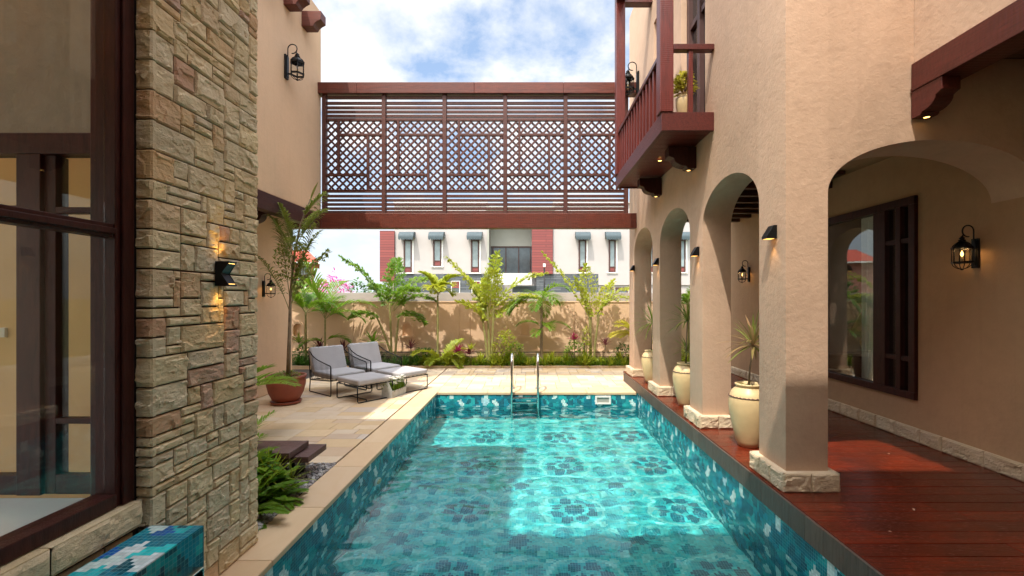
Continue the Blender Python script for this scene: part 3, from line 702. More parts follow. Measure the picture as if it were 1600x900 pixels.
# ================================================================== TAN HOUSE (left, far)
lh = thing('house', 'tan plastered house on the left with an overhanging upper storey', 'building', (-4.0, 8.75, 0)); LO = (-4.0, 8.75, 0)
mb = MB(); mb.box(-9, -4.0, 3.19, 8.75, 3.3, 7.2); mb.build('upper_wall', 'stucco_l', lh, LO, bevel=.02, segs=3)
mb = MB(); mb.box(-9, -4.6, 3.19, 8.84, 0, 3.2); mb.build('lower_wall', 'stucco_l', lh, LO, bevel=.02, segs=3)
mb = MB(); mb.box(-4.12, -3.97, 3.19, 8.62, 3.03, 3.298); mb.build('beam', 'beamy', lh, LO, bevel=.006)
mb = MB()
for k in range(27): mb.box(-4.6, -4.122, 3.2+k*.2+.003, 3.2+(k+1)*.2-.003, 3.205, 3.225, random.random())
mb.build('soffit', 'dark', lh, LO)
def corbel(x0, d, y0, y1, z0, z1, sgn=1):
    """stepped and scooped bracket that sticks out from x0 by d"""
    h = z1-z0; pts = [(0, z0), (d*.30, z0), (d*.36, z0+h*.06)]
    for i in range(7):
        a = PI/2*i/6; pts.append((d*.36+d*.44*math.sin(a)*1.0, z0+h*.10+h*.36*(1-math.cos(a))))
    pts += [(d*.86, z0+h*.50), (d, z0+h*.56), (d, z1), (0, z1)]
    mb = MB(); mb.prism([(x0+sgn*a, b) for a, b in pts], 'y', y0, y1); return mb
for yy in (7.99, 7.4, 6.8, 6.2): 
    mb = MB(); mb.prism([(-4.0, 6.48), (-3.80, 6.48), (-3.77, 6.53), (-3.72, 6.57), (-3.66, 6.60), (-3.66, 6.75), (-4.0, 6.75)], 'y', yy, yy+.2); mb.build('rafter_end', 'beam', lh, LO, bevel=.006)
corbel(-4.6, .45, 7.2, 7.36, 2.86, 3.2).build('bracket', 'beamy', lh, LO, bevel=.005)
corbel(-4.6, .45, 5.2, 5.36, 2.86, 3.2).build('bracket', 'beamy', lh, LO, bevel=.005)

# ================================================================== VILLA (right)
vl = thing('villa', 'tan stucco villa with an arched gallery along the pool', 'building', (2.04, 3.62, .18)); VO = (2.04, 3.62, .18)
XA, XB = 2.04, 2.376; ZS, RI = 2.54, .42
cols = [(3.62, 4.04), (5.36, 5.78), (7.11, 7.53), (8.85, 9.27)]
ZT = 7.4
poly = [(9.27, .18), (9.27, ZT), (3.62, ZT), (3.62, .18), (4.04, .18)]
for (a, b), (c, d) in zip(cols[:-1], cols[1:]):
    m_, w_ = (b+c)/2, (c-b)/2; n = 28
    poly += [(m_-w_*math.cos(PI*i/n), ZS+RI*math.sin(PI*i/n)) for i in range(n+1)]
    poly += [(c, .18), (d, .18)]
poly = poly[:-1]
mb = MB(); mb.prism([(u, v) for u, v in poly], 'x', XA, XB); arc = mb.build('wall', 'stucco')
n = 36; cx_, w_ = (XB+4.1)/2, (4.1-XB)/2
poly = [(4.1, ZS)] + [] ; poly = [(XA+.0, .18), (XB, .18)] + [(cx_-w_*math.cos(PI*i/n), ZS+RI*math.sin(PI*i/n)) for i in range(n+1)] + [(4.1, ZT), (XA, ZT)]
mb = MB(); mb.prism(poly, 'y', 3.62, 4.04); cr_ = mb.build('w2', 'stucco'); boolean(arc, cr_, 'UNION')
# door on to the balcony, small window further along
mb = MB(); mb.box(XA-.2, XB-.06, 5.28, 6.12, 3.76, 6.35); boolean(arc, mb.build('c', 'stucco'), 'DIFFERENCE')
mb = MB(); mb.box(XA-.2, XA+.16, 7.05, 7.45, 4.5, 6.2); boolean(arc, mb.build('c', 'stucco'), 'DIFFERENCE')
for v in arc.data.vertices: v.co -= Vector(VO)
arc.parent = vl
m = arc.modifiers.new('bevel', 'BEVEL'); m.width = .028; m.segments = 4; m.limit_method = 'ANGLE'; m.angle_limit = R(50)
apply_mods(arc); smooth_angle(arc, 30)
mb = MB(); mb.box(3.06, 3.3, -3, 3.618, 3.56, ZT); mb.build('upper_wall', 'stucco', vl, VO)
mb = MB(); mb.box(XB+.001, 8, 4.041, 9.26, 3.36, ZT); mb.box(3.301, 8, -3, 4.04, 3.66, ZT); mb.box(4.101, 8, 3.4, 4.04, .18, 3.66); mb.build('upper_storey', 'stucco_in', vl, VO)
mb = MB(); mb.box(-2.049, 3.059, -6.5, .87, 3.2, 7.1); mb.build('overhang', 'stucco', vl, VO)
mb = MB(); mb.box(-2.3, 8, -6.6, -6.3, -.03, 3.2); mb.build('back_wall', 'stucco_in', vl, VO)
# inner wall with window opening
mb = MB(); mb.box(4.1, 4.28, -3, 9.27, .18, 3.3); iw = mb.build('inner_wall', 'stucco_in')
mb = MB(); mb.box(4.0, 4.4, 4.80, 7.0, .62, 2.79); boolean(iw, mb.build('c', 'stucco'), 'DIFFERENCE')
for v in iw.data.vertices: v.co -= Vector(VO)
iw.parent = vl
mb = MB(); mb.box(4.101, 4.28, -3, 3.61, 3.301, 3.66); mb.build('inner_wall', 'stucco_in', vl, VO)
# gallery + terrace ceilings
mb = MB(); mb.box(XB+.001, 4.1, 5.9, 9.2, 3.31, 3.355)
mb.build('ceiling_boards', 'ceil', vl, VO)
for k in range(4, 11): mb = MB(); mb.box(XB+.001, 4.099, 4.35+k*.45, 4.45+k*.45, 3.19, 3.308); mb.build('ceiling_joist', 'ceil', vl, VO, bevel=.004)
mb = MB(); mb.box(3.25, 4.1, -3, 3.615, 3.60, 3.655); mb.build('ceiling_boards', 'ceil', vl, VO)
for k in range(9): mb = MB(); mb.box(3.252, 4.099, 3.2-k*.6, 3.3-k*.6, 3.45, 3.598); mb.build('ceiling_joist', 'ceil', vl, VO, bevel=.004)
mb = MB(); mb.box(3.03, 3.25, -3, 3.612, 3.36, 3.555); mb.box(3.022, 3.24, -3, 3.612, 3.335, 3.36); mb.build('beam', 'balcy', vl, VO, bevel=.005)
mb = corbel(3.612, .27, 3.03, 3.17, 3.12, 3.334, -1)   # built along x, turned to run along y
vv = []
for p in mb.v: vv.append((p[1], p[0], p[2]))
mb.v = vv; mb.build('bracket', 'balcy', vl, VO, bevel=.004)
def downlight(c, parent, org, r=.028):
    mb = MB(); mb.lathe([(r*1.35, 0), (r*1.35, .012), (r, .012)], c, n=16, cap=False); o = mb.build('downlight', 'black', parent, org)
    mb = MB(); mb.lathe([(r, .004), (.001, .004)], c, n=16, cap=False); l = mb.build('bulb', 'amber', None, org); l.parent = o; l.location = (0, 0, 0)
downlight((3.10, 3.55, 3.108), vl, VO, .02)
downlight((3.6, 3.05, 3.437), vl, VO, .03)
downlight((3.15, 2.7, 3.322), vl, VO, .03)
# rough stone plinths
def plinth(x0, x1, y0, y1, z0=.18, h=.15, name='column_plinth'):
    mb = MB(); g_ = .004
    def run(o, u, n, L):
        k = max(1, round(L/.21)); 
        for i in range(k): rough_block(mb, Vector(o)+Vector(u)*(L*i/k+g_/2)+Vector((0, 0, .002)), u, (0, 0, 1), n, L/k-g_, h-.004, .02, .012, .010, random.random())
    run((x0, y0, z0), (1, 0, 0), (0, -1, 0), x1-x0); run((x0, y1, z0), (0, -1, 0), (-1, 0, 0), y1-y0)
    run((x1, y0, z0), (0, 1, 0), (1, 0, 0), y1-y0); run((x1, y1, z0), (-1, 0, 0), (0, 1, 0), x1-x0)
    mb.box(x0+.01, x1-.01, y0+.01, y1-.01, z0, z0+h-.003, .4)
    return mb.build(name, 'stonel', vl, VO, fixn=False)
for a, b in cols: plinth(1.985, 2.43, a-.06, b+.06)
mb = MB(); y = 9.2; rnd = random.Random(77)
while y > -2.9:
    L = rnd.uniform(.24, .42); rough_block(mb, (4.08, y, .182), (0, -1, 0), (0, 0, 1), (-1, 0, 0), L-.010, .146, .03, .014, .012, rnd.random()); y -= L
mb.box(4.088, 4.099, -3, 9.2, .18, .325, .2); mb.build('skirting', 'stonel', vl, VO, fixn=False)
# gallery window
mb = MB(); X = 4.09
def wy(p): return 4.095*711/(p-827)
y = [4.80, 4.875, 5.00, 5.085, 5.25, 5.37]
mb.box(X-.03, X+.10, 4.802, 6.998, .622, .70); mb.box(X-.03, X+.10, 4.802, 6.998, 2.70, 2.788)
for a, b in ((4.802, 4.88), (4.985, 5.05), (5.20, 5.38), (6.90, 6.998)): mb.box(X-.028, X+.098, a, b, .70, 2.70)
mb.box(X-.02, X+.06, 4.88, 4.985, 2.30, 2.35); mb.box(X-.02, X+.06, 5.05, 5.20, 2.30, 2.35); mb.box(X-.02, X+.06, 4.88, 4.985, 1.02, 1.07); mb.box(X-.02, X+.06, 5.05, 5.20, 1.02, 1.07)
wfr = mb.build('window_frame', 'dark', vl, VO, bevel=.004)
mb = MB(); mb.box(X+.02, X+.026, 4.88, 5.20, .70, 2.70); mb.build('window_pane', 'glassr', vl, VO); mb = MB(); mb.box(X+.02, X+.026, 5.38, 6.90, .70, 2.70); mb.build('window_pane', 'glassr', vl, VO)
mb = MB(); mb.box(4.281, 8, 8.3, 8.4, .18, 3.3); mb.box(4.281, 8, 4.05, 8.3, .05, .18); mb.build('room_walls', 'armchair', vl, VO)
# balcony door
mb = MB(); XD = XB-.16
for a, b in ((5.282, 5.36), (5.66, 5.74), (6.04, 6.118)): mb.box(XD-.10, XD, a, b, 3.762, 6.348)
mb.box(XD-.1, XD, 5.36, 6.04, 6.25, 6.348); mb.box(XD-.08, XD-.01, 5.36, 6.04, 5.25, 5.32); mb.box(XD-.08, XD-.01, 5.36, 6.04, 3.765, 3.95)
dr = mb.build('balcony_door', 'frame', vl, VO, bevel=.003); mb = MB(); mb.box(XD-.045, XD-.04, 5.36, 6.04, 3.95, 6.25); pz = mb.build('pane', 'glassr', None, VO); pz.parent = dr; pz.location = (0, 0, 0)
mb = MB(); mb.box(XA+.01, XA+.14, 5.262, 5.31, 3.765, 6.34); mb.build('door_frame', 'dark', vl, VO)
# balcony
BX, BY0, BY1, BZ0, BZ1 = 1.46, 5.02, 7.69, 3.55, 3.755
mb = MB(); mb.box(BX, XA-.001, BY0, BY0+.05, BZ0, BZ1); mb.box(BX, BX+.05, BY0+.051, BY1-.051, BZ0, BZ1); mb.box(BX, XA-.001, BY1-.05, BY1, BZ0, BZ1)
bal = mb.build('balcony', 'balcy', vl, VO, bevel=.004)
def sub(mb, name, mat, **k):
    o = mb.build(name, mat, None, VO, **k); o.parent = bal; o.location = (0, 0, 0); return o
mb = MB()
for k in range(17): y_ = BY0+.052+k*.151; mb.box(BX+.051, XA-.002, y_+.002, y_+.149, BZ0+.02, BZ1-.01, random.random())
sub(mb, 'floor_boards', 'balc')
for yy in (BY0-.012, BY1-.16): mb = MB(); mb.box(BX-.02, BX+.13, yy, yy+.15, BZ1+.001 if yy < 6 else BZ1+.001, 6.6); sub(mb, 'post', 'balc', bevel=.008, segs=2)
for yy in (BY0-.012, BY1-.16): mb = MB(); mb.box(BX-.02, XA+.02, yy, yy+.15, 6.6, 6.82); sub(mb, 'top_beam', 'balcy', bevel=.006)
mb = MB(); mb.box(BX-.02, BX+.13, BY0+.14, BY1-.162, 6.62, 6.8); sub(mb, 'top_beam', 'balcy', bevel=.006)
RZ = 4.42
mb = MB(); mb.box(BX+.005, BX+.085, BY0+.14, BY1-.162, RZ, RZ+.055); sub(mb, 'handrail', 'balcy', bevel=.006)
mb = MB(); mb.box(BX+.131, XA-.0015, BY0-.01, BY0+.075, RZ+.02, RZ+.085); sub(mb, 'handrail', 'balcy', bevel=.006)
mb = MB(); mb.box(BX+.131, XA-.0015, BY1-.12, BY1-.045, RZ, RZ+.055); sub(mb, 'handrail', 'balcy', bevel=.006)
k = 0; y_ = BY0+.24
while y_ < BY1-.25: mb = MB(); mb.box(BX+.02, BX+.07, y_, y_+.05, BZ1+.001, RZ-.001); sub(mb, 'baluster', 'balc', bevel=.004); y_ += .165
for x_ in (XA-.28,): mb = MB(); mb.box(x_, x_+.05, BY0+.005, BY0+.055, BZ1+.001, RZ+.019); sub(mb, 'baluster', 'balc', bevel=.004)
for yy in (5.55, 7.0):
    corbel(XA, .34, yy, yy+.16, 3.29, 3.549, -1).build('bracket', 'dark', vl, VO, bevel=.004); downlight((XA-.07, yy+.08, 3.276), vl, VO, .022)
downlight((1.75, 6.1, 3.538), vl, VO, .024)

# ================================================================== LATTICE SCREEN
LY = 8.70; lx = lambda p: (p-827)*LY/711; lz = lambda p: 1.7+(466-p)*LY/711
ls = thing('lattice_screen', 'brown timber lattice screen bridging the two houses above the patio', 'screen', (0, LY, lz(357))); LSO = (0, LY, lz(357))
mb = MB(); xs_ = [lx(495), lx(560), lx(742), lx(880), 2.035]
for a, b in zip(xs_[:-1], xs_[1:]): mb.box(a+.001, b-.001, LY-.10, LY+.10, lz(149), lz(132), random.random())
mb.build('top_beam', 'beam', ls, LSO, bevel=.006)
mb = MB(); mb.box(-3.96 if False else lx(505), 2.036, LY-.07, LY+.12, lz(357), lz(334)); mb.build('bottom_beam', 'beam', ls, LSO, bevel=.006)
mb = MB(); mb.box(-4.6, lx(505)-.001, LY-.07, LY+.12, lz(357), lz(334), .9); mb.build('bottom_beam', 'beam', ls, LSO, bevel=.006)
pxs = [507.5, 600.5, 695, 789.5, 883.5, 978]
for p in pxs: mb = MB(); mb.box(lx(p)-.038, lx(p)+.038, LY-.045, LY+.045, lz(333.8), lz(149.2)); mb.build('post', 'lat', ls, LSO, bevel=.004)
for a, b in zip(pxs[:-1], pxs[1:]):
    x0, x1 = lx(a)+.0385, lx(b)-.0385
    mb = MB()
    for yy in (153, 161.5, 168.5, 175, 181.5, 187): mb.box(x0, x1, LY-.022, LY+.022, lz(yy+2.1), lz(yy-1.9), random.random())
    mb.build('slats', 'lat', ls, LSO, bevel=.002, segs=1); mb = MB()
    for yy in (299, 306.5, 313, 319.5, 326, 331.5): mb.box(x0, x1, LY-.022, LY+.022, lz(yy+2.1), lz(yy-1.9), random.random())
    mb.build('slats', 'lat', ls, LSO, bevel=.002, segs=1)
    mb = MB(); z0, z1 = lz(296.5), lz(189.5); stp = .146; w = .037
    # two layers of diagonal laths, clipped to the panel
    for dirn, yo in ((1, -.012), (-1, .012)):
        c = -(z1-z0)-.1
        while c < (x1-x0)+(z1-z0)+.1:
            # line x = x0 + c + t , z = z0 + t  (or mirrored)
            t0, t1 = max(0, -c), min(z1-z0, (x1-x0)-c)
            if t1-t0 > .02:
                if dirn == 1: p, q = (x0+c+t0, LY+yo, z0+t0), (x0+c+t1, LY+yo, z0+t1)
                else: p, q = (x1-c-t0, LY+yo, z0+t0), (x1-c-t1, LY+yo, z0+t1)
                mb.bar(p, q, w, .011, random.random(), up=(0, 1, 0)) if False else mb.bar(p, q, .011, w, random.random(), up=(-(q[2]-p[2]), 0, q[0]-p[0]))
            c += stp
    mb.build('lattice_panel', 'lat', ls, LSO)
    W_ = x1-x0; mb = MB(); b_ = .044; f0, f1 = LY-.03, LY+.03
    mb.box(x0, x1, f0, f1, z1, z1+.02)
    mb.box(x0, x1, f0, f1, z0-.02, z0)
    va, vb = x0+W_*.215, x0+W_*.745; zu, zl = lz(211), lz(273.5)
    mb.box(va-b_/2, va+b_/2, f0, f1, zl+b_/2, z1); mb.box(va+b_/2, x1, f0+.001, f1-.001, zu-b_/2, zu+b_/2)
    mb.box(vb-b_/2, vb+b_/2, f0, f1, z0, zu-b_/2); mb.box(x0, vb-b_/2, f0+.001, f1-.001, zl-b_/2, zl+b_/2)
    mb.build('fret_bars', 'lat', ls, LSO, bevel=.003, segs=1)

# ================================================================== FAR BUILDINGS
FY = 30.0; fx = lambda p: (p-827)*FY/711; fz = lambda p: 1.7+(466-p)*FY/711
fb = thing('apartment_building', 'modern white and red clad building with teal awnings beyond the wall', 'building', (0, FY, -.05)); FO = (0, FY, -.05)
TOP = 318
mb = MB(); mb.box(fx(616), fx(762), FY, FY+8, fz(428), fz(TOP)); mb.box(fx(864), fx(1150), FY, FY+8, fz(428), fz(TOP)); mb.box(fx(762), fx(864), FY+1.8, FY+8, -.05, fz(TOP)); mb.box(fx(935), fx(1150), FY, FY+8, fz(445.5), fz(428)); mb.box(fx(583), fx(594), FY+3, FY+8, -.05, fz(367)); mb.build('wall', 'white', fb, FO)
mb = MB(); mb.box(fx(583)-.1, fx(594)+.06, FY+2.9, FY+8, fz(367), fz(365)); mb.build('parapet', 'greypar', fb, FO)
mb = MB(); mb.box(fx(594.5), fx(617), FY-.15, FY+8, fz(440), fz(361)); mb.build('red_cladding', 'clad', fb, FO); mb = MB(); mb.box(fx(831), fx(863.5), FY-.15, FY+7.9, fz(428), fz(330)); mb.build('red_cladding', 'clad', fb, FO)
mb = MB(); mb.box(fx(617), fx(762), FY+.02, FY+8, -.05, fz(428.2)); mb.box(fx(838), fx(934.8), FY+.02, FY+8, -.05, fz(428.2)); mb.build('slate_base', 'slate', fb, FO)
mb = MB(); mb.box(fx(761), fx(764), FY-.05, FY+1.7, fz(440), fz(330)); mb.box(fx(764), fx(831), FY+1.4, FY+1.79, fz(381), fz(330)); mb.build('recess_lining', 'greyshade', fb, FO)
mb = MB(); mb.box(fx(764), fx(831), FY-.1, FY+.1, fz(445), fz(427)); mb.build('balcony_parapet', 'greypar', fb, FO)
mb = MB(); mb.box(fx(764), fx(831), FY+1.5, FY+1.6, fz(427), fz(381)); mb.build('recess_glazing', 'darkglass', fb, FO)
mb = MB()
for p in (767, 788, 809, 828): mb.box(fx(p), fx(p+1.2), FY+1.44, FY+1.5, fz(427), fz(381))
mb.box(fx(764), fx(831), FY+1.43, FY+1.5, fz(383), fz(381)); mb.build('recess_frame', 'frame', fb, FO)
mb = MB(); mb.box(fx(800), fx(838), FY+.5, FY+1.75, -.05, fz(446)); mb.build('shaded_entry', 'darkglass', fb, FO)
for a, b, yb, full in ((631, 644, 426, 1), (677, 690, 416, 1), (736, 749, 426, 1), (904, 916, 425.5, 1), (951, 962, 425.5, 1), (1010, 1021, 425.5, 1), (1060, 1071, 425.5, 1)):
    mb = MB(); f_ = 2.2
    mb.box(fx(a), fx(a+f_), FY-.06, FY-.002, fz(yb), fz(374)); mb.box(fx(b-f_), fx(b), FY-.06, FY-.002, fz(yb), fz(374)); mb.box(fx(a+f_), fx(b-f_), FY-.06, FY-.002, fz(376.5), fz(374)); mb.box(fx(a+f_), fx(b-f_), FY-.06, FY-.002, fz(yb), fz(yb-1.3)); mb.box(fx(a+f_), fx(b-f_), FY-.05, FY-.002, fz(yb-7.5), fz(yb-9))
    w1 = mb.build('window', 'frame', fb, FO)
    mb = MB(); mb.box(fx(a+f_), fx(b-f_), FY-.02, FY-.003, fz(yb-9), fz(376.5)); q = mb.build('pane', 'paleglass', None, FO); q.parent = w1; q.location = (0, 0, 0)
    mb = MB(); mb.box(fx(a+f_), fx(b-f_), FY-.025, FY-.003, fz(yb-1.3), fz(yb-7.5)); q = mb.build('lower_panel', 'clad', None, FO); q.parent = w1; q.location = (0, 0, 0)
    mb = MB(); mb.box(fx(a-3), fx(b+3), FY-.08, FY-.001, fz(yb+1.6), fz(yb+.05)); mb.box(fx(b), fx(b+2.6), FY-.04, FY-.001, fz(yb), fz(376)); q = mb.build('sill', 'whitetrim', None, FO); q.parent = w1; q.location = (0, 0, 0)
    # scalloped barrel awning
    xa, xb = fx(a-9 if a < 900 else a-5), fx(b+3.5 if a < 900 else b+5.5)
    if a >= 900: xa, xb = fx(a-6), fx(b+6)
    else: xa, xb = fx(a-8.5), fx(b+3.5)
    xc0, xc1 = (fx((a+b)/2-11.5), fx((a+b)/2+11.5)); rr = .62; n = 10; vs = []; fs = []
    ns = 18
    for i in range(n+1):
        an = PI/2*i/n
        for k in range(ns*2+1): vs.append((xc0+(xc1-xc0)*k/(ns*2), FY-.01-rr*math.sin(an)*.95, fz(372)+(fz(362.5)-fz(372))*math.cos(an)))
    for k in range(ns*2+1): vs.append((xc0+(xc1-xc0)*k/(ns*2), FY-.01-rr*.95, fz(374.3)-.11*abs(math.sin(PI*k/(ns*2)*6))))
    L_ = ns*2+1
    for i in range(n+1):
        for k in range(ns*2): fs.append((i*L_+k, i*L_+k+1, (i+1)*L_+k+1, (i+1)*L_+k))
    mb = MB(); mb.add(vs, fs, .5, False)
    for sx in (xc0, xc1): 
        side = [(sx, FY-.01, fz(372))]+[(sx, FY-.01-rr*.95*math.sin(PI/2*i/n), fz(372)+(fz(362.5)-fz(372))*math.cos(PI/2*i/n)) for i in range(n+1)]; mb.add(side, [tuple(range(len(side)))])
    mb.build('awning', 'awn', fb, FO, fixn=False)
for a, b in ((706, 718), (738, 750)):
    mb = MB(); mb.box(fx(a-1), fx(a), FY-.06, FY, -.05, fz(439)); mb.box(fx(b), fx(b+1), FY-.06, FY, -.05, fz(439)); mb.box(fx(a), fx(b), FY-.06, FY, fz(439.8), fz(439)); w1 = mb.build('window', 'whitetrim', fb, FO)
    mb = MB(); mb.box(fx(a), fx(b), FY-.03, FY, fz(450), fz(440)); q = mb.build('upper_panel', 'clad', None, FO); q.parent = w1; q.location = (0, 0, 0)
    mb = MB(); mb.box(fx(a), fx(b), FY-.02, FY, fz(470), fz(450)); q = mb.build('pane', 'darkglass', None, FO); q.parent = w1; q.location = (0, 0, 0)
mb = MB(); mb.box(fx(935), fx(1150), FY+.1, FY+8, -.05, fz(445.6)); mb.build('lower_wall', 'white', fb, FO)
for a, b in ((938, 959), (962, 981), (1040, 1060)):
    mb = MB(); mb.box(fx(a), fx(b), FY+.03, FY+.11, -.05, fz(449)); w1 = mb.build('door', 'frame', fb, FO); mb = MB(); mb.box(fx(a+2), fx(b-2), FY+.02, FY+.03, .2, fz(451.5)); q = mb.build('pane', 'darkglass', None, FO); q.parent = w1; q.location = (0, 0, 0)
mb = MB(); mb.box(fx(864), fx(1150), FY-.15, FY+7.9, fz(TOP), fz(TOP-2)); mb.box(fx(616), fx(762), FY-.15, FY+7.9, fz(TOP), fz(TOP-2)); mb.build('parapet', 'greypar', fb, FO)
mb = MB(); mb.box(fx(760), fx(866), FY-.3, FY+8, fz(330), fz(324)); mb.build('roof_slab', 'greyshade', fb, FO)
# ground-floor canopy seen through the gallery
cn = thing('canopy', 'teal green fabric canopy seen through the gallery arches', 'canopy', (fx(1085), FY-4, 0)); 
mb = MB(); z_ = fz(438); mb.add([(fx(1062), FY-4, fz(449)), (fx(1140), FY-4, fz(449)), (fx(1140), FY-2, fz(438)), (fx(1062), FY-2, fz(438)), (fx(1062), FY-4, fz(457)), (fx(1140), FY-4, fz(457))], [(0, 1, 2, 3), (4, 5, 1, 0)]); mb.build('cloth', simple('teal_canopy_cloth', (.08, .38, .36), .7), cn, (fx(1085), FY-4, 0))
mb = MB(); mb.tube([(fx(1063), FY-4, 0), (fx(1063), FY-4, fz(449))], .04); mb.tube([(fx(1138), FY-4, 0), (fx(1138), FY-4, fz(449))], .04); mb.build('pole', 'steel', cn, (fx(1085), FY-4, 0))
# pink villa
VY = 45.0; kx = lambda p: (p-827)*VY/711; kz = lambda p: 1.7+(466-p)*VY/711
pv = thing('pink_house', 'pink house with red hipped roof far beyond the wall on the left', 'house', (kx(490), VY, 0), R(25.0)); PO = (kx(490), VY, 0)
mb = MB(); mb.box(kx(430), kx(490), VY, VY+8, -.05, kz(412)); mb.build('wall', 'pink', pv, PO)
mb = MB(); a, b = kx(425), kx(499); m_ = (a+b)/2
mb.add([(a, VY-.8, kz(411)), (b, VY-.8, kz(411)), (b, VY+9, kz(411)), (a, VY+9, kz(411)), (m_-1.2, VY+4, kz(386)), (m_+1.2, VY+4, kz(386))], [(0, 1, 5, 4), (1, 2, 5), (2, 3, 4, 5), (3, 0, 4), (3, 2, 1, 0)]); mb.build('roof', 'rooft', pv, PO)
mb = MB(); mb.box(a, b, VY-.85, VY-.8, kz(413), kz(410.5)); mb.box(b-.05, b, VY-.8, VY+8, kz(413), kz(410.5)); mb.build('fascia', 'whitetrim', pv, PO)
for c in (473,):
    mb = MB(); mb.box(kx(c-5), kx(c-4), VY-.15, VY-.001, kz(437), kz(414)); mb.box(kx(c+9), kx(c+12.5), VY-.15, VY-.001, kz(437), kz(414)); mb.box(kx(c-4), kx(c+9), VY-.15, VY-.001, kz(416), kz(414)); mb.box(kx(c-4), kx(c+9), VY-.15, VY-.001, kz(438), kz(436.5)); w1 = mb.build('window', 'whitetrim', pv, PO)
    mb = MB(); mb.box(kx(c-4), kx(c+9), VY-.05, VY-.002, kz(436.5), kz(416)); q = mb.build('pane', 'paleglass', None, PO); q.parent = w1; q.location = (0, 0, 0)
    mb = MB(); [mb.box(kx(v), kx(v+.8), VY-.1, VY-.05, kz(436.5), kz(416)) for v in (c-2, c+2, c+5, c+7)]; q = mb.build('bars', 'frame', None, PO); q.parent = w1; q.location = (0, 0, 0)
for c in (471, 483):
    mb = MB(); o_ = arch2(kx(c), 0, kz(452), .7, .55); i_ = arch2(kx(c), 0, kz(452), .45, .38)
    for q in range(16): mb.prism([o_[q], o_[q+1], i_[q+1], i_[q]], 'y', VY-.12, VY-.001)
    mb.build('arch_trim', 'whitetrim', pv, PO)

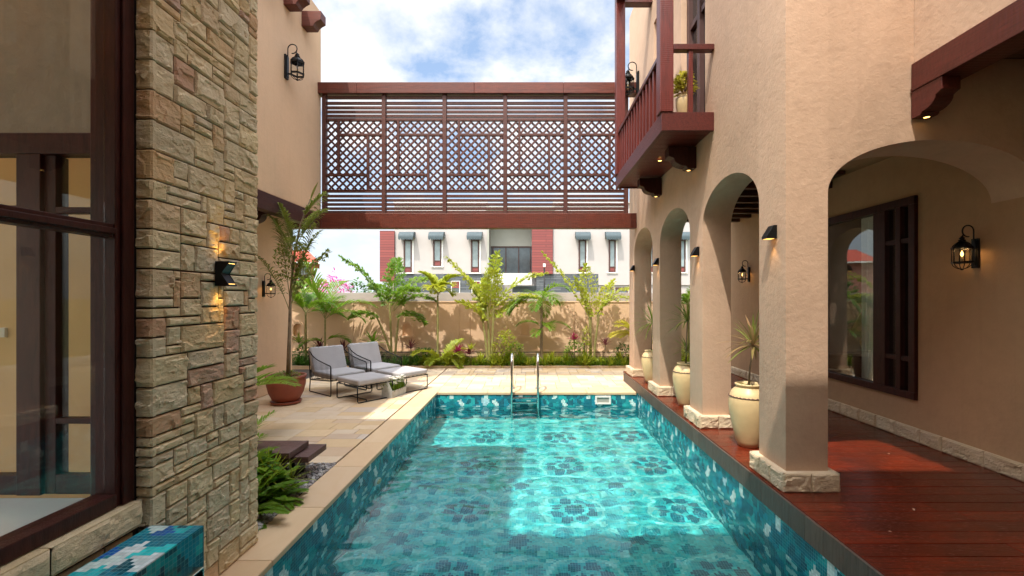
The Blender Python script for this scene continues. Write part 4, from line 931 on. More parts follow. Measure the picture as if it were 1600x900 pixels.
# ================================================================== LANTERNS AND SCONCES
def lantern(name, label, loc, side, k=1.0, lit=True, group=None):
    """six-sided carriage lantern hung from a scroll arm; side = +1 sticks out toward +x, -1 toward -x. k = size (height 0.45*k)"""
    t = thing(name, label, 'wall lantern', loc, 0, group); s = side; o = (0, 0, 0)
    cx = .135*s*k
    def hexa(r, z, ph=0): return [(cx+r*k*math.cos(PI/3*i+ph), r*k*math.sin(PI/3*i+ph), z*k) for i in range(6)]
    mb = MB(); mb.box(min(0, .022*s*k), max(0, .022*s*k), -.032*k, .032*k, -.17*k, .10*k); mb.box(min(.022*s*k, .03*s*k), max(.022*s*k, .03*s*k), -.022*k, .022*k, -.15*k, .08*k); mb.build('backplate', 'black', t, bevel=.003)
    mb = MB(); pts = []
    for i in range(17):
        a = PI*1.55*i/16 - .15; pts.append(((.085+.055*math.cos(a))*s*k+.0*s, 0, (.175+.055*math.sin(a))*k))
    pts = [(.02*s*k, 0, .02*k), (.028*s*k, 0, .10*k)] + [((.08-.052*math.cos(PI*1.55*i/16))*s*k, 0, (.17+.052*math.sin(PI*1.55*i/16))*k) for i in range(17)]
    mb.tube(pts, [.006*k]*len(pts), 8); mb.tube([(cx-.01*s*k, 0, .135*k), (cx, 0, .10*k)], .006*k, 6); mb.build('scroll_arm', 'black', t); mb = MB(); mb.box(min(.02*s*k, .075*s*k), max(.02*s*k, .075*s*k), -.006*k, .006*k, -.12*k, -.105*k); mb.build('lower_arm', 'black', t)
    mb = MB(); c = (cx, 0, 0)
    mb.lathe([(.001, .125*k), (.010*k, .122*k), (.012*k, .112*k), (.022*k, .108*k), (.022*k, .100*k), (.012*k, .094*k), (.028*k, .088*k), (.030*k, .080*k), (.016*k, .074*k)], c, n=16)
    mb.lathe([(.016*k, .076*k), (.045*k, .060*k), (.066*k, .030*k), (.070*k, .022*k), (.060*k, .022*k), (.04*k, .045*k), (.01*k, .060*k)], c, n=6); mb.build('roof', 'black', t)
    mb = MB()
    for z, r in ((.014, .082), (-.118, .080)):
        a = hexa(r, z-.008); b = hexa(r, z+.008); a2 = hexa(r-.020, z-.008); b2 = hexa(r-.020, z+.008)
        vs = a+b+a2+b2; fs = []
        for i in range(6): j = (i+1) % 6; fs += [(i, j, 6+j, 6+i), (12+i, 18+i, 18+j, 12+j), (6+i, 6+j, 18+j, 18+i), (i, 12+i, 12+j, j)]
        mb.add(vs, fs)
    for (x, y, z) in hexa(.073, 0): mb.tube([(x, y, -.118*k), (x, y, .014*k)], .0045*k, 6)
    for i in range(6):
        a = PI/3*i; pts = [(cx+math.cos(a)*r*k, math.sin(a)*r*k, z*k) for r, z in ((.072, -.126), (.062, -.148), (.040, -.168), (.012, -.178))]; mb.tube(pts, .0035*k, 5)
        pts = [(cx+math.cos(a)*r*k, math.sin(a)*r*k, z*k) for r, z in ((.072, .022), (.062, .042), (.040, .062), (.016, .076))]; mb.tube(pts, .0035*k, 5)
    mb.lathe([(.014*k, -.176*k), (.012*k, -.186*k), (.002, -.190*k)], c, n=12); mb.build('cage', 'black', t)
    mb = MB(); a = hexa(.066, -.112); b = hexa(.066, .008)
    for i in range(6): j = (i+1) % 6; mb.add([a[i], a[j], b[j], b[i]], [(0, 1, 2, 3)])
    mb.build('panes', 'lglass', t, fixn=False)
    mb = MB(); 
    for dx, dy in ((0, .0),): mb.tube([(cx+dx, dy, -.112*k), (cx+dx, dy, -.065*k)], .010*k, 8)
    mb.build('candle', 'cream', t)
    mb = MB(); mb.lathe([(.003*k, -.064*k), (.011*k, -.05*k), (.012*k, -.038*k), (.006*k, -.02*k), (.001, -.008*k)], (cx, 0, 0), n=12); mb.build('bulb', 'amber' if lit else 'whitetrim', t)
    if lit:
        l = bpy.data.lights.new('lantern_light', 'POINT'); l.energy = .5*k; l.color = (1, .55, .2); l.shadow_soft_size = .02; lo = bpy.data.objects.new('lantern_light', l); COL.objects.link(lo); lo.parent = t; lo.location = (cx, 0, .02)
    return t
def at_x(X, x, y):
    Y = X*711/(x-827); return (X, Y, 1.7-(y-466)*Y/711)
lantern('wall_lantern', 'large black lantern with clear glass, high on the left tan wall', at_x(-4.0, 446, 100), 1, 1.45, False)
lantern('wall_lantern', 'black lantern with a glowing bulb low on the left tan wall', at_x(-4.6, 411, 448), 1, 1.02)
lantern('wall_lantern', 'black lantern above the far end of the balcony', at_x(2.04, 998, 125), -1, 1.5, False)
lantern('wall_lantern', 'black lit lantern inside the gallery, seen through the arch by the nearest jar', at_x(4.1, 1171, 426), -1, 1.02)
lantern('wall_lantern', 'black lantern with amber bulb beside the gallery window, nearest the camera', at_x(4.1, 1526, 390), -1, 1.0)

def wedge_sconce(loc, label):
    t = thing('wall_sconce', label, 'wall lamp', loc, 0, 'dark wedge lamps on the gallery columns')
    mb = MB(); mb.prism([(0, -.055), (-.018, -.055), (-.085, -.055), (-.085, -.035), (-.03, .055), (0, .055)], 'y', -.045, .045); 
    mb.build('housing', 'black', t, bevel=.003)
    mb = MB(); mb.box(-.075, -.02, -.035, .035, -.0575, -.0552); mb.build('lens', 'amberdim', t)
    l = bpy.data.lights.new('sconce_light', 'SPOT'); l.energy = 1.0; l.color = (1, .6, .2); l.spot_size = R(75); l.spot_blend = .6; l.shadow_soft_size = .015
    lo = bpy.data.objects.new('sconce_light', l); COL.objects.link(lo); lo.parent = t; lo.location = (-.05, 0, -.065)
for (x, y), nm in zip(((1210, 363), (1091, 393), (1028.5, 409), (991, 419)), ('on the nearest column', 'on the second column from the camera', 'on the third column from the camera', 'on the farthest column')):
    wedge_sconce(at_x(2.042, x, y), 'dark wedge shaped lamp '+nm)
# folded double sconce on the stone
P_ = at_x(-1.885, 343, 428)
t = thing('wall_sconce', 'black folded plate lamp on the stone wall throwing amber light up and down', 'wall lamp', P_)
t.scale = (.8, .72, .78)
mb = MB(); mb.box(0, .03, -.055, .055, -.095, .095)
# two angled wings meeting in the middle
mb.prism([(.03, -.095), (.105, -.095), (.105, -.088), (.045, 0), (.105, .088), (.105, .095), (.03, .095)], 'y', -.055, -.049)
mb.add([(.105, -.055, -.095), (.105, .055, -.095), (.04, .055, 0), (.04, -.055, 0), (.105, .055, .095), (.105, -.055, .095)], [(0, 1, 2, 3), (3, 2, 4, 5)])
mb.prism([(.03, -.095), (.105, -.095), (.045, 0), (.105, .095), (.03, .095)], 'y', .049, .055)
mb.build('housing', 'black', t, fixn=False)
for s_ in (1, -1):
    mb = MB(); mb.box(.035, .095, -.04, .04, .080*s_-.002, .080*s_+.002); mb.build('lens', 'amber', t)
    l = bpy.data.lights.new('sconce_light', 'SPOT'); l.energy = .7; l.color = (1, .55, .15); l.spot_size = R(70); l.spot_blend = .8; l.shadow_soft_size = .015
    lo = bpy.data.objects.new('sconce_light', l); COL.objects.link(lo); lo.parent = t; lo.location = (.06, 0, .105*s_); lo.rotation_euler = (PI if s_ > 0 else 0, R(24) if s_ < 0 else R(-24), 0)

# ================================================================== FURNITURE
ANG = math.atan2(-.616, .788)
def cushion(mb, x0, x1, y0, y1, z0, z1, mat=None):
    mb.box(x0, x1, y0, y1, z0, z1, .5, mat)
def lounge_chair(loc, label):
    t = thing('lounge_chair', label, 'lounge chair', loc, ANG)
    r = .0095; hw = .34
    # sled feet
    for s in (-1, 1):
        y = s*hw
        mb = MB(); mb.tube([(-.36, y, .40), (-.40, y, .02), (-.385, y, .010), (.33, y, .010), (.345, y, .025), (.345, y, .50), (.33, y, .525), (.10, y, .56), (-.12, y, .60), (-.30, y, .66)], r, 7); mb.build('side_frame', 'black', t)
    mb = MB(); mb.tube([(.345, -hw, .27), (.345, hw, .27)], r, 7); mb.tube([(-.36, -hw, .22), (-.36, hw, .22)], r, 7); mb.tube([(-.36, -hw, .22), (.345, -hw, .27)], r, 7); mb.tube([(-.36, hw, .22), (.345, hw, .27)], r, 7)
    mb.tube([(-.30, -hw, .66), (-.46, -hw+.02, .74), (-.47, hw-.02, .74), (-.30, hw, .66)], r, 7); mb.tube([(-.385, -hw, .22), (-.46, -hw+.02, .74)], r, 7); mb.tube([(-.385, hw, .22), (-.47, hw-.02, .74)], r, 7)
    for k in range(7): y = -hw+2*hw*(k+1)/8; mb.tube([(-.36, y, .22), (.345, y, .27)], .005, 5)
    mb.build('seat_frame', 'black', t)
    mb = MB()
    for s in (-1, 1):
        for k in range(16):
            u = k/15; x = -.30+.62*u; zt = .66-.135*u**.8 if x < .1 else .56-.035*(x-.1)/.23; x2 = -.34+.66*u
            mb.tube([(x, s*hw, min(zt, .655)), (x2, s*hw, .225+.045*u)], .0032, 5)
        mb.build('rope_side', 'rope', t); mb = MB()
    mb = MB()
    for k in range(18):
        y = -hw+.03+2*(hw-.03)*k/17; mb.tube([(-.465, y, .74), (-.37, y, .22)], .0042, 5)
    mb.build('rope_back', 'rope', t)
    mb = MB(); mb.box(-.30, .36, -hw+.02, hw-.02, .285, .385); mb.build('seat_cushion', 'cushion', t, bevel=.032, segs=4)
    mb = MB(); m = Matrix.Translation((-.26, 0, .36)) @ Matrix.Rotation(R(-20), 4, 'Y'); mb.box(-.115, 0, -hw+.015, hw-.015, 0, .47, .5, m); mb.build('back_cushion', 'cushion', t, bevel=.032, segs=4)
    def loop(x0, x1, y0, y1, z, m=None, r=.0035):
        q = .028; P = [(x0+q, y0, z), (x1-q, y0, z), (x1, y0+q, z), (x1, y1-q, z), (x1-q, y1, z), (x0+q, y1, z), (x0, y1-q, z), (x0, y0+q, z), (x0+q, y0, z)]
        return [m @ Vector(p) if m else p for p in P]
    mp_ = MB(); mp_.tube(loop(-.30, .36, -hw+.02, hw-.02, .355), .004, 5); mp_.build('seat_piping', 'galv', t)
    mm = m @ Matrix.Rotation(R(90), 4, 'Y'); mp_ = MB(); mp_.tube(loop(-.47, 0, -hw+.015, hw-.015, -.028, mm), .004, 5); mp_.build('back_piping', 'galv', t)
    for c in kids(t):
        if 'cushion' in c.name: 
            for p in c.data.polygons: p.use_smooth = True
            c.modifiers['bevel'].harden_normals = True
    return t
def footstool(loc, label):
    t = thing('footstool', label, 'footstool', loc, ANG); r = .0095; a, b = .31, .33
    for s in (-1, 1):
        mb = MB(); x = s*a
        mb.tube([(x, -b, .27), (x, -b, .03), (x, -b+.02, .010), (x, b-.02, .010), (x, b, .03), (x, b, .27)], r, 7); mb.build('side_frame', 'black', t)
    mb = MB(); mb.tube([(-a, -b, .27), (a, -b, .27), (a, b, .27), (-a, b, .27), (-a, -b, .27)], r, 7); mb.tube([(-a, -.18, .011), (-a+.1, -.1, .011), (a-.1, -.1, .011), (a, -.18, .011)], r, 7)
    for k in range(6): y = -b+2*b*(k+1)/7; mb.tube([(-a, y, .27), (a, y, .27)], .005, 5)
    mb.build('seat_frame', 'black', t)
    mb = MB(); mb.box(-a-.02, a+.02, -b+.005, b-.005, .282, .375); o = mb.build('cushion', 'cushion', t, bevel=.03, segs=4)
    for p in o.data.polygons: p.use_smooth = True
    o.modifiers['bevel'].harden_normals = True
    return t
lounge_chair((-3.47, 8.30, .004), 'lounge chair with pale grey cushions, nearer the potted palm')
footstool((-2.80, 7.76, .004), 'grey cushioned footstool behind the flower trough, nearer the camera')
lounge_chair((-3.02, 8.98, .004), 'lounge chair with pale grey cushions, farther from the camera and nearer the bed')
footstool((-2.36, 8.46, .004), 'grey cushioned footstool, the farther one, touching a sun patch')

# planting helpers ----------------------------------------------------------
def blade(mb, p, d, L, w, droop=.3, segs=4, tone=None, fold=.0, tip=.0, wmax=.4, twist=0):
    """a leaf strip starting at p along d, bending down by droop"""
    p = Vector(p); d = Vector(d).normalized(); tone = random.random() if tone is None else tone
    side = d.cross(Vector((0, 0, 1)));
    if side.length < .05: side = Vector((1, 0, 0))
    side.normalize()
    if twist: side = Matrix.Rotation(twist, 3, d) @ side
    vs = []; fs = []; q = p.copy(); dd = d.copy()
    for i in range(segs+1):
        u = i/segs; ww = w*(math.sin(PI*min(1, (u*.5/wmax) if u < wmax else .5+.5*(u-wmax)/(1-wmax)))**.8)*.5 if 0 < u < 1 else (w*.12 if u == 0 else tip*w/2)
        nrm = side.cross(dd)
        if fold:
            vs += [q-side*ww+nrm*ww*fold, q, q+side*ww+nrm*ww*fold]
        else: vs += [q-side*ww, q+side*ww]
        q = q+dd*(L/segs); dd = (dd+Vector((0, 0, -droop/segs*1.6))).normalized()
    k = 3 if fold else 2
    for i in range(segs):
        for j in range(k-1): fs.append((i*k+j, i*k+j+1, (i+1)*k+j+1, (i+1)*k+j))
    mb.add(vs, fs, tone, True)
    return q
def rachis(p, d, L, droop, n=12):
    p = Vector(p); d = Vector(d).normalized(); pts = [p.copy()]; ds = [d.copy()]
    for i in range(n):
        p = p+d*(L/n); d = (d+Vector((0, 0, -droop/n*1.6))).normalized(); pts.append(p.copy()); ds.append(d.copy())
    return pts, ds
def frond(mb, ms, p, d, L, droop, nl=26, ll=.3, lw=.025, ang=50, start=.15, v=.25, ldroop=.35, tone=None, stemr=.007):
    pts, ds = rachis(p, d, L, droop, 14); N = len(pts)-1
    ms.tube(pts, [stemr*(1-.75*i/N) for i in range(N+1)], 5, .5, False)
    tone0 = random.random() if tone is None else tone
    for k in range(nl):
        u = start+(1-start)*k/(nl-1); f = u*N; i = min(N-1, int(f)); q = pts[i].lerp(pts[i+1], f-i); dd = ds[i]
        side = dd.cross(Vector((0, 0, 1)))
        if side.length < .05: side = Vector((1, 0, 0))
        side.normalize(); up = side.cross(dd)
        prof = math.sin(PI*(.18+.74*(u-start)/(1-start)))**.7
        for s in (-1, 1):
            a = R(ang*(1-.35*u)+random.uniform(-6, 6)); dl = dd*math.cos(a)+side*s*math.sin(a)+up*(v+random.uniform(-.1, .1))
            blade(mb, q, dl, ll*prof*random.uniform(.88, 1.08), lw, ldroop*random.uniform(.5, 1.4), 4, max(0, min(1, tone0*.6+random.random()*.4)), fold=.25)
def fishtail(mb, ms, p, d, L, droop, nb=9, bl=.32, ls=.06, start=.2, tone=None, stemr=.008):
    pts, ds = rachis(p, d, L, droop, 12); N = 12
    ms.tube(pts, [stemr*(1-.7*i/N) for i in range(N+1)], 5, .5, False); t0 = random.random() if tone is None else tone
    for k in range(nb):
        u = start+(1-start)*k/(nb-1); f = u*N; i = min(N-1, int(f)); q = pts[i].lerp(pts[i+1], f-i); dd = ds[i]
        side = dd.cross(Vector((0, 0, 1)))
        if side.length < .05: side = Vector((1, 0, 0))
        side.normalize(); up = side.cross(dd); pr = math.sin(PI*(.2+.72*(u-start)/(1-start)))
        for s in (-1, 1):
            a = R(55+random.uniform(-12, 12)); dl = (dd*math.cos(a)+side*s*math.sin(a)+up*random.uniform(.0, .5)).normalized()
            bp, bd = rachis(q, dl, bl*pr, .35, 5); ms.tube(bp, .0025, 4, .5, False)
            for j in range(1, 6):
                for s2 in (-1, 1):
                    sd2 = bd[j].cross(up).normalized(); dq = (bd[j]*.55+sd2*s2*.9+up*random.uniform(-.4, .4)).normalized()
                    w = ls*random.uniform(.42, .65); Lf = ls*random.uniform(.9, 1.5); c0 = bp[j]
                    s3 = dq.cross(Vector((random.uniform(-.3, .3), random.uniform(-.3, .3), 1))).normalized(); e = c0+dq*Lf
                    # wedge with a ragged end
                    mb.add([c0, c0+dq*Lf*.55-s3*w*.55, e-s3*w*.75, e-dq*Lf*.18, e+s3*w*.55+dq*Lf*.1, c0+dq*Lf*.5+s3*w*.4], [(0, 1, 2, 3, 4, 5)], max(0, min(1, t0*.55+random.random()*.45)), False)
def rnd_dir(az, el): return (math.cos(az)*math.cos(el), math.sin(az)*math.cos(el), math.sin(el))
def plant(name, label, cat, loc, group=None): return thing(name, label, cat, loc, random.uniform(0, 6) if False else 0, group)
def stem(mb, h, r0, r1, lean=(0, 0), n=10, rings=True, x=0, y=0):
    pts = []; rs = []
    K = int(h/.05) if rings else 10
    for i in range(K+1):
        u = i/K; pts.append((x+lean[0]*u**1.4, y+lean[1]*u**1.4, h*u)); rs.append((r0+(r1-r0)*u)*(1.06 if rings and i % 2 else 1))
    mb.tube(pts, rs, n); return Vector(pts[-1])

def flat(t, k=.45):
    t.scale = (1, k, 1); return t
def areca(loc, label, h, r, nf, L, ll, lw, leaf='leaf', trunk='trunk', cat='palm', name='palm_tree', el=(25, 75), droop=(.5, 1.1), extra=None, seed=1, nl=26, lean=(0, 0)):
    random.seed(seed); t = plant(name, label, cat, loc)
    ms = MB(); mt = MB(); ml = MB(); top = stem(mt, h, r, r*.7, lean) if h > 0 else Vector((0, 0, 0))
    a0 = random.random()*6
    for k in range(nf):
        az = a0+k*2.4+random.uniform(-.3, .3); e = R(random.uniform(*el)); frond(ml, ms, top, rnd_dir(az, e), L*random.uniform(.8, 1.1), random.uniform(*droop), nl, ll, lw)
    if extra:
        for (z, az, e, L2) in extra: frond(ml, ms, (0, 0, z), rnd_dir(R(az), R(e)), L2, .9, 18, ll*.8, lw)
    if h > 0: mt.build('trunk', trunk, t)
    ms.build('stalks', 'trunk', t); ml.build('crown', leaf, t, fixn=False); return t

ORD = ['first', 'second', 'third', 'fourth', 'fifth', 'sixth', 'seventh', 'eighth', 'ninth', 'tenth', 'eleventh', 'twelfth', 'thirteenth', 'fourteenth', 'fifteenth', 'sixteenth', 'seventeenth', 'eighteenth', 'nineteenth', 'twentieth', 'twenty-first', 'twenty-second', 'twenty-third', 'twenty-fourth', 'twenty-fifth', 'twenty-sixth', 'twenty-seventh', 'twenty-eighth']
def number_along(objs, what):
    for k, o in enumerate(sorted(objs, key=lambda q: q.location.x)): o['label'] = ORD[k]+' '+what
# ---- palms along the garden wall
B = lambda x, Y: (px(x, 466, Y).x, Y, .02)
flat(areca(B(508, 11.45), 'slim palm with long feathery green fronds nearest the left end of the bed', 1.15, .03, 8, 1.45, .46, .05, seed=3, extra=[(.55, 190, 30, .6), (.6, 10, 35, .6)], el=(35, 82), nl=20))
def fishpalm(loc, label, stems, leaf, fr, seed, ls=.07, trunk='trunk'):
    random.seed(seed); t = plant('fishtail_palm', label, 'palm', loc)
    for (dx, dy, h, lx_, ly_) in stems:
        mt = MB(); stem(mt, h, .032, .022, (lx_, ly_), x=dx, y=dy); mt.build('trunk', trunk, t)
    ms = MB(); ml = MB()
    for (x, z, az, e, L, dr) in fr: fishtail(ml, ms, (x, 0, z), rnd_dir(R(az), R(e)), L, dr, 12, .25, ls*1.15)
    ms.build('stalks', 'trunk', t); ml.build('crown', leaf, t, fixn=False); t.scale = (1, .45, 1); return t
fishpalm(B(612, 11.5), 'leafy fishtail palm with bent branches right of the loungers', [(0, 0, 1.55, -.05, 0), (.03, 0, 1.3, -.45, 0), (.08, 0, 1.2, .1, 0)], 'leaf',
         [(-.05, 1.35, 130, 62, 1.1, .8), (-.1, 1.4, 185, 62, 1.7, .5), (.05, 1.35, 15, 50, 1.1, .9), (.05, 1.35, -50, 60, 1.25, 1.0), (0, 1.5, 80, 75, 1.2, .5), (.1, 1.2, -20, 30, .8, .9), (-.3, 1.1, 210, 45, .8, .9), (0.02, 1.35, 30, 68, 1.5, 1.1)], 8, .095)
def slimpalm(loc, label, h, nf, L, ll, lw, seed, leaf='leafy', trunk='trunk'):
    return areca(loc, label, h, .028, nf, L, ll, lw, leaf, trunk, seed=seed, el=(35, 80), droop=(.7, 1.3), nl=18)
flat(slimpalm(B(684, 11.35), 'small single palm with a thin ringed stem and upright yellow green leaves', 1.75, 9, .70, .30, .08, 14, 'leafy'))
flat(areca((B(690, 11.45)[0]+.05, 11.3, .02), 'low green palm with broad feathery leaves at the foot of the slim palm', 0, .03, 14, .95, .30, .055, 'leafy', seed=5, el=(20, 65), droop=(.6, 1.2), name='palm_bush', cat='palm'))
fishpalm(B(765, 11.45), 'bright yellow green fishtail palm in front of the recessed balcony', [(0, 0, 1.6, -.06, 0), (.05, .02, 1.5, .06, 0), (-.05, 0, 1.3, -.15, 0)], 'leafy',
         [(-.05, 1.1, 150, 70, 1.1, .4), (-.05, 1.2, 185, 66, 1.75, .45), (.0, 1.3, 60, 80, 1.5, .4), (.05, 1.25, 10, 62, 1.75, .8), (.05, 1.3, -10, 50, 1.5, 1.0), (0, 1.3, -80, 72, 1.2, .7), (0, 1.0, 200, 55, 1.0, .6), (.05, 1.0, 20, 60, 1.1, .8), (-.03, .9, 100, 75, 1.3, .5)], 21, .082)
flat(areca(B(846, 11.45), 'palm with arching feathery crown behind the pool ladder', 1.62, .04, 9, 1.0, .34, .036, 'leaf', 'trunkb', seed=9, el=(15, 75), droop=(.8, 1.5), extra=[(.95, 170, 40, .65), (.95, 10, 35, .75), (.85, 250, 25, .5), (1.0, -60, 25, .5), (.9, 60, 40, .6)]))
fishpalm(B(924, 11.45), 'thin sparse fishtail palm with several tall stalks near the right end', [(0, 0, 1.35, -.06, 0), (.06, .02, 1.3, .14, 0), (-.03, 0, 1.2, .02, 0)], 'leafy',
         [(-.06, 1.2, 183, 60, 1.95, .25), (.0, 1.2, 120, 80, 1.3, .3), (.12, 1.2, 0, 62, 1.25, .8), (.12, 1.25, -20, 55, 1.3, 1.1), (.12, 1.1, 30, 72, 1.1, .5), (0, 1.0, 200, 75, 1.2, .4)], 33, .065)
flat(areca(B(990, 11.3), 'yellow leaved palm half hidden behind the farthest column', .75, .03, 11, .62, .30, .05, 'leafyy', 'trunkb', seed=17, el=(0, 70), droop=(.5, 1.2), nl=14))
flat(areca(B(1005, 11.4), 'low yellow palm clump at the right end of the bed', 0, .03, 12, .62, .28, .05, 'leafyy', seed=18, el=(10, 65), nl=14, name='palm_bush'))
flat(areca(B(1076, 11.4), 'green palm seen through the second and third columns', 1.5, .03, 9, .8, .28, .04, 'leaf', seed=19, el=(15, 75)))
areca((-5.6, 11.4, .02), 'palm behind the corner of the left tan house', 1.3, .03, 9, 1.1, .36, .045, 'leaf', seed=25, el=(20, 70))

def rosette(mb, c, n, L, w, e0=15, e1=80, droop=.5, tone=None, fold=.3):
    for k in range(n):
        u = k/(n-1); az = k*2.39996+random.uniform(-.2, .2); e = R(e0+(e1-e0)*u+random.uniform(-6, 6)); blade(mb, c, rnd_dir(az, e), L*random.uniform(.8, 1.1), w, droop*random.uniform(.6, 1.3), 5, tone, fold, wmax=.3)
def cordyline(loc, label, h, L, w, leaf, seed, n=22, cat='plant', name='cordyline'):
    random.seed(seed); t = plant(name, label, cat, loc); mt = MB(); mt.tube([(0, 0, 0), (.01, 0, h*.5), (0, .01, h)], .008, 6); mt.build('stem', 'trunkb', t); ml = MB(); rosette(ml, (0, 0, h), n, L, w); ml.build('leaves', leaf, t, fixn=False); return t
def at_bed(x, Y=11.35): return B(x, Y)
cordyline(at_bed(500, 11.5), 'dark maroon spiky plant beside the stem of the leftmost bed palm', .42, .34, .035, 'leafr', 41)
cordyline(at_bed(537, 11.5), 'maroon spiky plant seen between the two loungers', .35, .34, .04, 'leafr', 42)
cordyline(at_bed(642, 11.5), 'maroon spiky plant below the arched niche', .40, .32, .035, 'leafr', 43)
cordyline(at_bed(716, 11.25), 'magenta leaved plant right of the low palm bush', .30, .30, .06, 'leafm', 44)
cordyline(at_bed(733, 11.35), 'pink and maroon leaved plant next to the magenta one', .28, .22, .05, 'leafr', 45)
cordyline(at_bed(897, 11.4), 'magenta crowned plant above the round green bush', .62, .24, .04, 'leafm', 46)
cordyline(at_bed(946, 11.4), 'maroon spiky plant right of the sparse fishtail palm', .50, .26, .035, 'leafr', 47)
cordyline(at_bed(583, 11.4), 'tall broad leaved green plant behind the farther lounger', .55, .42, .06, 'leaf', 48, 14, name='broadleaf_plant')
cordyline(at_bed(735.5, 11.2), 'small upright light green plant with a leaf tuft on a thin stem', .42, .20, .05, 'leafy', 49, 12, name='broadleaf_plant')
cordyline(at_bed(467, 11.45), 'drooping green plant at the far left of the bed beside the tan house', .55, .30, .05, 'leafo', 50, 16, name='broadleaf_plant')

def bush(loc, label, rx, rz, n, ls, leaf, seed, name='bush', cat='bush', ry=None):
    random.seed(seed); t = plant(name, label, cat, loc); ml = MB(); mt = MB(); ry = ry or rx*.8
    for k in range(n):
        a = random.random()*2*PI; cz = random.uniform(-.2, 1); r = (1-cz*cz if cz > 0 else 1)**.5*random.uniform(.35, 1)**.5*(.8+.35*noise.noise(Vector((math.cos(a)*2, math.sin(a)*2, cz*2+seed))))
        p = Vector((rx*r*math.cos(a), ry*r*math.sin(a), rz*(.25+.75*cz)*(1+.3*noise.noise(Vector((a, cz, seed))))))
        if p.z < .02: p.z = random.uniform(.02, .1)
        d = Vector((math.cos(a)+random.uniform(-.8, .8), math.sin(a)+random.uniform(-.8, .8), random.uniform(-.2, 1)))
        blade(ml, p, d, ls*random.uniform(.6, 1.3), ls*random.uniform(.35, .55), .4, 3, None, .2)
    for k in range(9):
        a = random.random()*6.3; mt.tube([(0, 0, 0), (rx*.4*math.cos(a), ry*.4*math.sin(a), rz*.5), (rx*.7*math.cos(a), ry*.7*math.sin(a), rz*.85)], [.007, .005, .003], 5)
    mt.build('branches', 'trunkb', t); ml.build('leaves', leaf, t, fixn=False); return t
bush(at_bed(790, 11.4), 'leafy yellow green bush left of the pool ladder', .42, .85, 420, .09, 'leafy', 61)
bush(at_bed(803, 11.3), 'green bush behind the pool ladder', .35, .55, 300, .08, 'leaf', 62)
bush(at_bed(900, 11.4), 'round dark green bush right of the ladder palm', .38, .60, 420, .085, 'leaf', 63)
bush(at_bed(915, 11.4), 'tall narrow light green bush beside the sparse fishtail palm', .13, .95, 200, .08, 'leafy', 64)
bush(at_bed(660, 11.45), 'dark green bush behind the farther lounger', .5, .42, 420, .08, 'leafd', 65)
bush(at_bed(575, 11.45), 'dark low bush behind the loungers, left of the fishtail palm', .6, .40, 420, .08, 'leafd', 66)
bush(at_bed(975, 11.5), 'dark green bush by the farthest column', .35, .50, 300, .08, 'leafd', 67)
bush(at_bed(1050, 11.4), 'green bush seen between the far columns', .5, .6, 360, .09, 'leafy', 68)
bush(at_bed(480, 11.5), 'dark bush at the left end of the bed', .55, .45, 380, .09, 'leafd', 69)
# bird's nest ferns / spider plants along the kerb
random.seed(71); f0 = plant('fern_clump', 'low bright green clump of strappy leaves along the bed kerb', 'fern', at_bed(700, 11.22), 'strappy green clumps in a row along the kerb')
ml = MB(); rosette(ml, (0, 0, .0), 46, .34, .036, 25, 88, .55); ml.build('leaves', 'leafy', f0, fixn=False)
rnd = random.Random(3)
cl = [f0]
for k, x in enumerate([664, 676, 724, 738, 750, 770, 782, 792, 812, 822, 834, 852, 862, 872, 884, 905, 916, 930, 940, 954, 966, 976, 1012, 1030, 1045, 1070]):
    cl.append(dup(f0, at_bed(x+rnd.uniform(-3, 3), 11.24+rnd.uniform(-.04, .14)), rnd.random()*6, scale=rnd.uniform(.7, 1.15)))
number_along(cl, 'strappy bright green clump from the left along the kerb')
random.seed(72); g0 = plant('grass_clump', 'dark narrow leaved grass clump along the kerb behind the loungers', 'grass clump', at_bed(500, 11.25), 'dark grass clumps behind the loungers')
ml = MB(); rosette(ml, (0, 0, 0), 60, .26, .014, 25, 88, .5); ml.build('leaves', 'leafd', g0, fixn=False)
gl_ = [g0]
for x in (464, 474, 485, 493, 511, 522, 535, 548, 560, 575, 590, 603, 618, 630, 642, 652): gl_.append(dup(g0, at_bed(x+rnd.uniform(-3, 3), 11.24+rnd.uniform(-.03, .1)), rnd.random()*6, scale=rnd.uniform(.9, 1.5)))
number_along(gl_, 'dark grass clump from the left behind the loungers')
# undergrowth at the foot of the wall
random.seed(73); ml = MB()
for k in range(1500):
    x = random.uniform(-6.5, 5); y = random.uniform(11.2, 11.85); blade(ml, (x, y, .02+random.random()*.06), rnd_dir(random.random()*6.3, R(random.uniform(10, 85))), random.uniform(.06, .16), .03, .3, 3)
tag(ml.build('undergrowth', 'leafd', fixn=False), 'low dark green undergrowth covering the soil of the long bed', 'undergrowth', kind='stuff')

random.seed(74); ml = MB()
for k in range(1500):
    x = random.uniform(-2.3, 5); y = random.uniform(11.16, 11.5); blade(ml, (x, y, .02), rnd_dir(random.random()*6.3, R(random.uniform(35, 85))), random.uniform(.10, .26), .026, .45, 4)
tag(ml.build('ground_cover', 'leaf', fixn=False), 'bright green strappy ground cover in front of the palms', 'ground cover', kind='stuff')
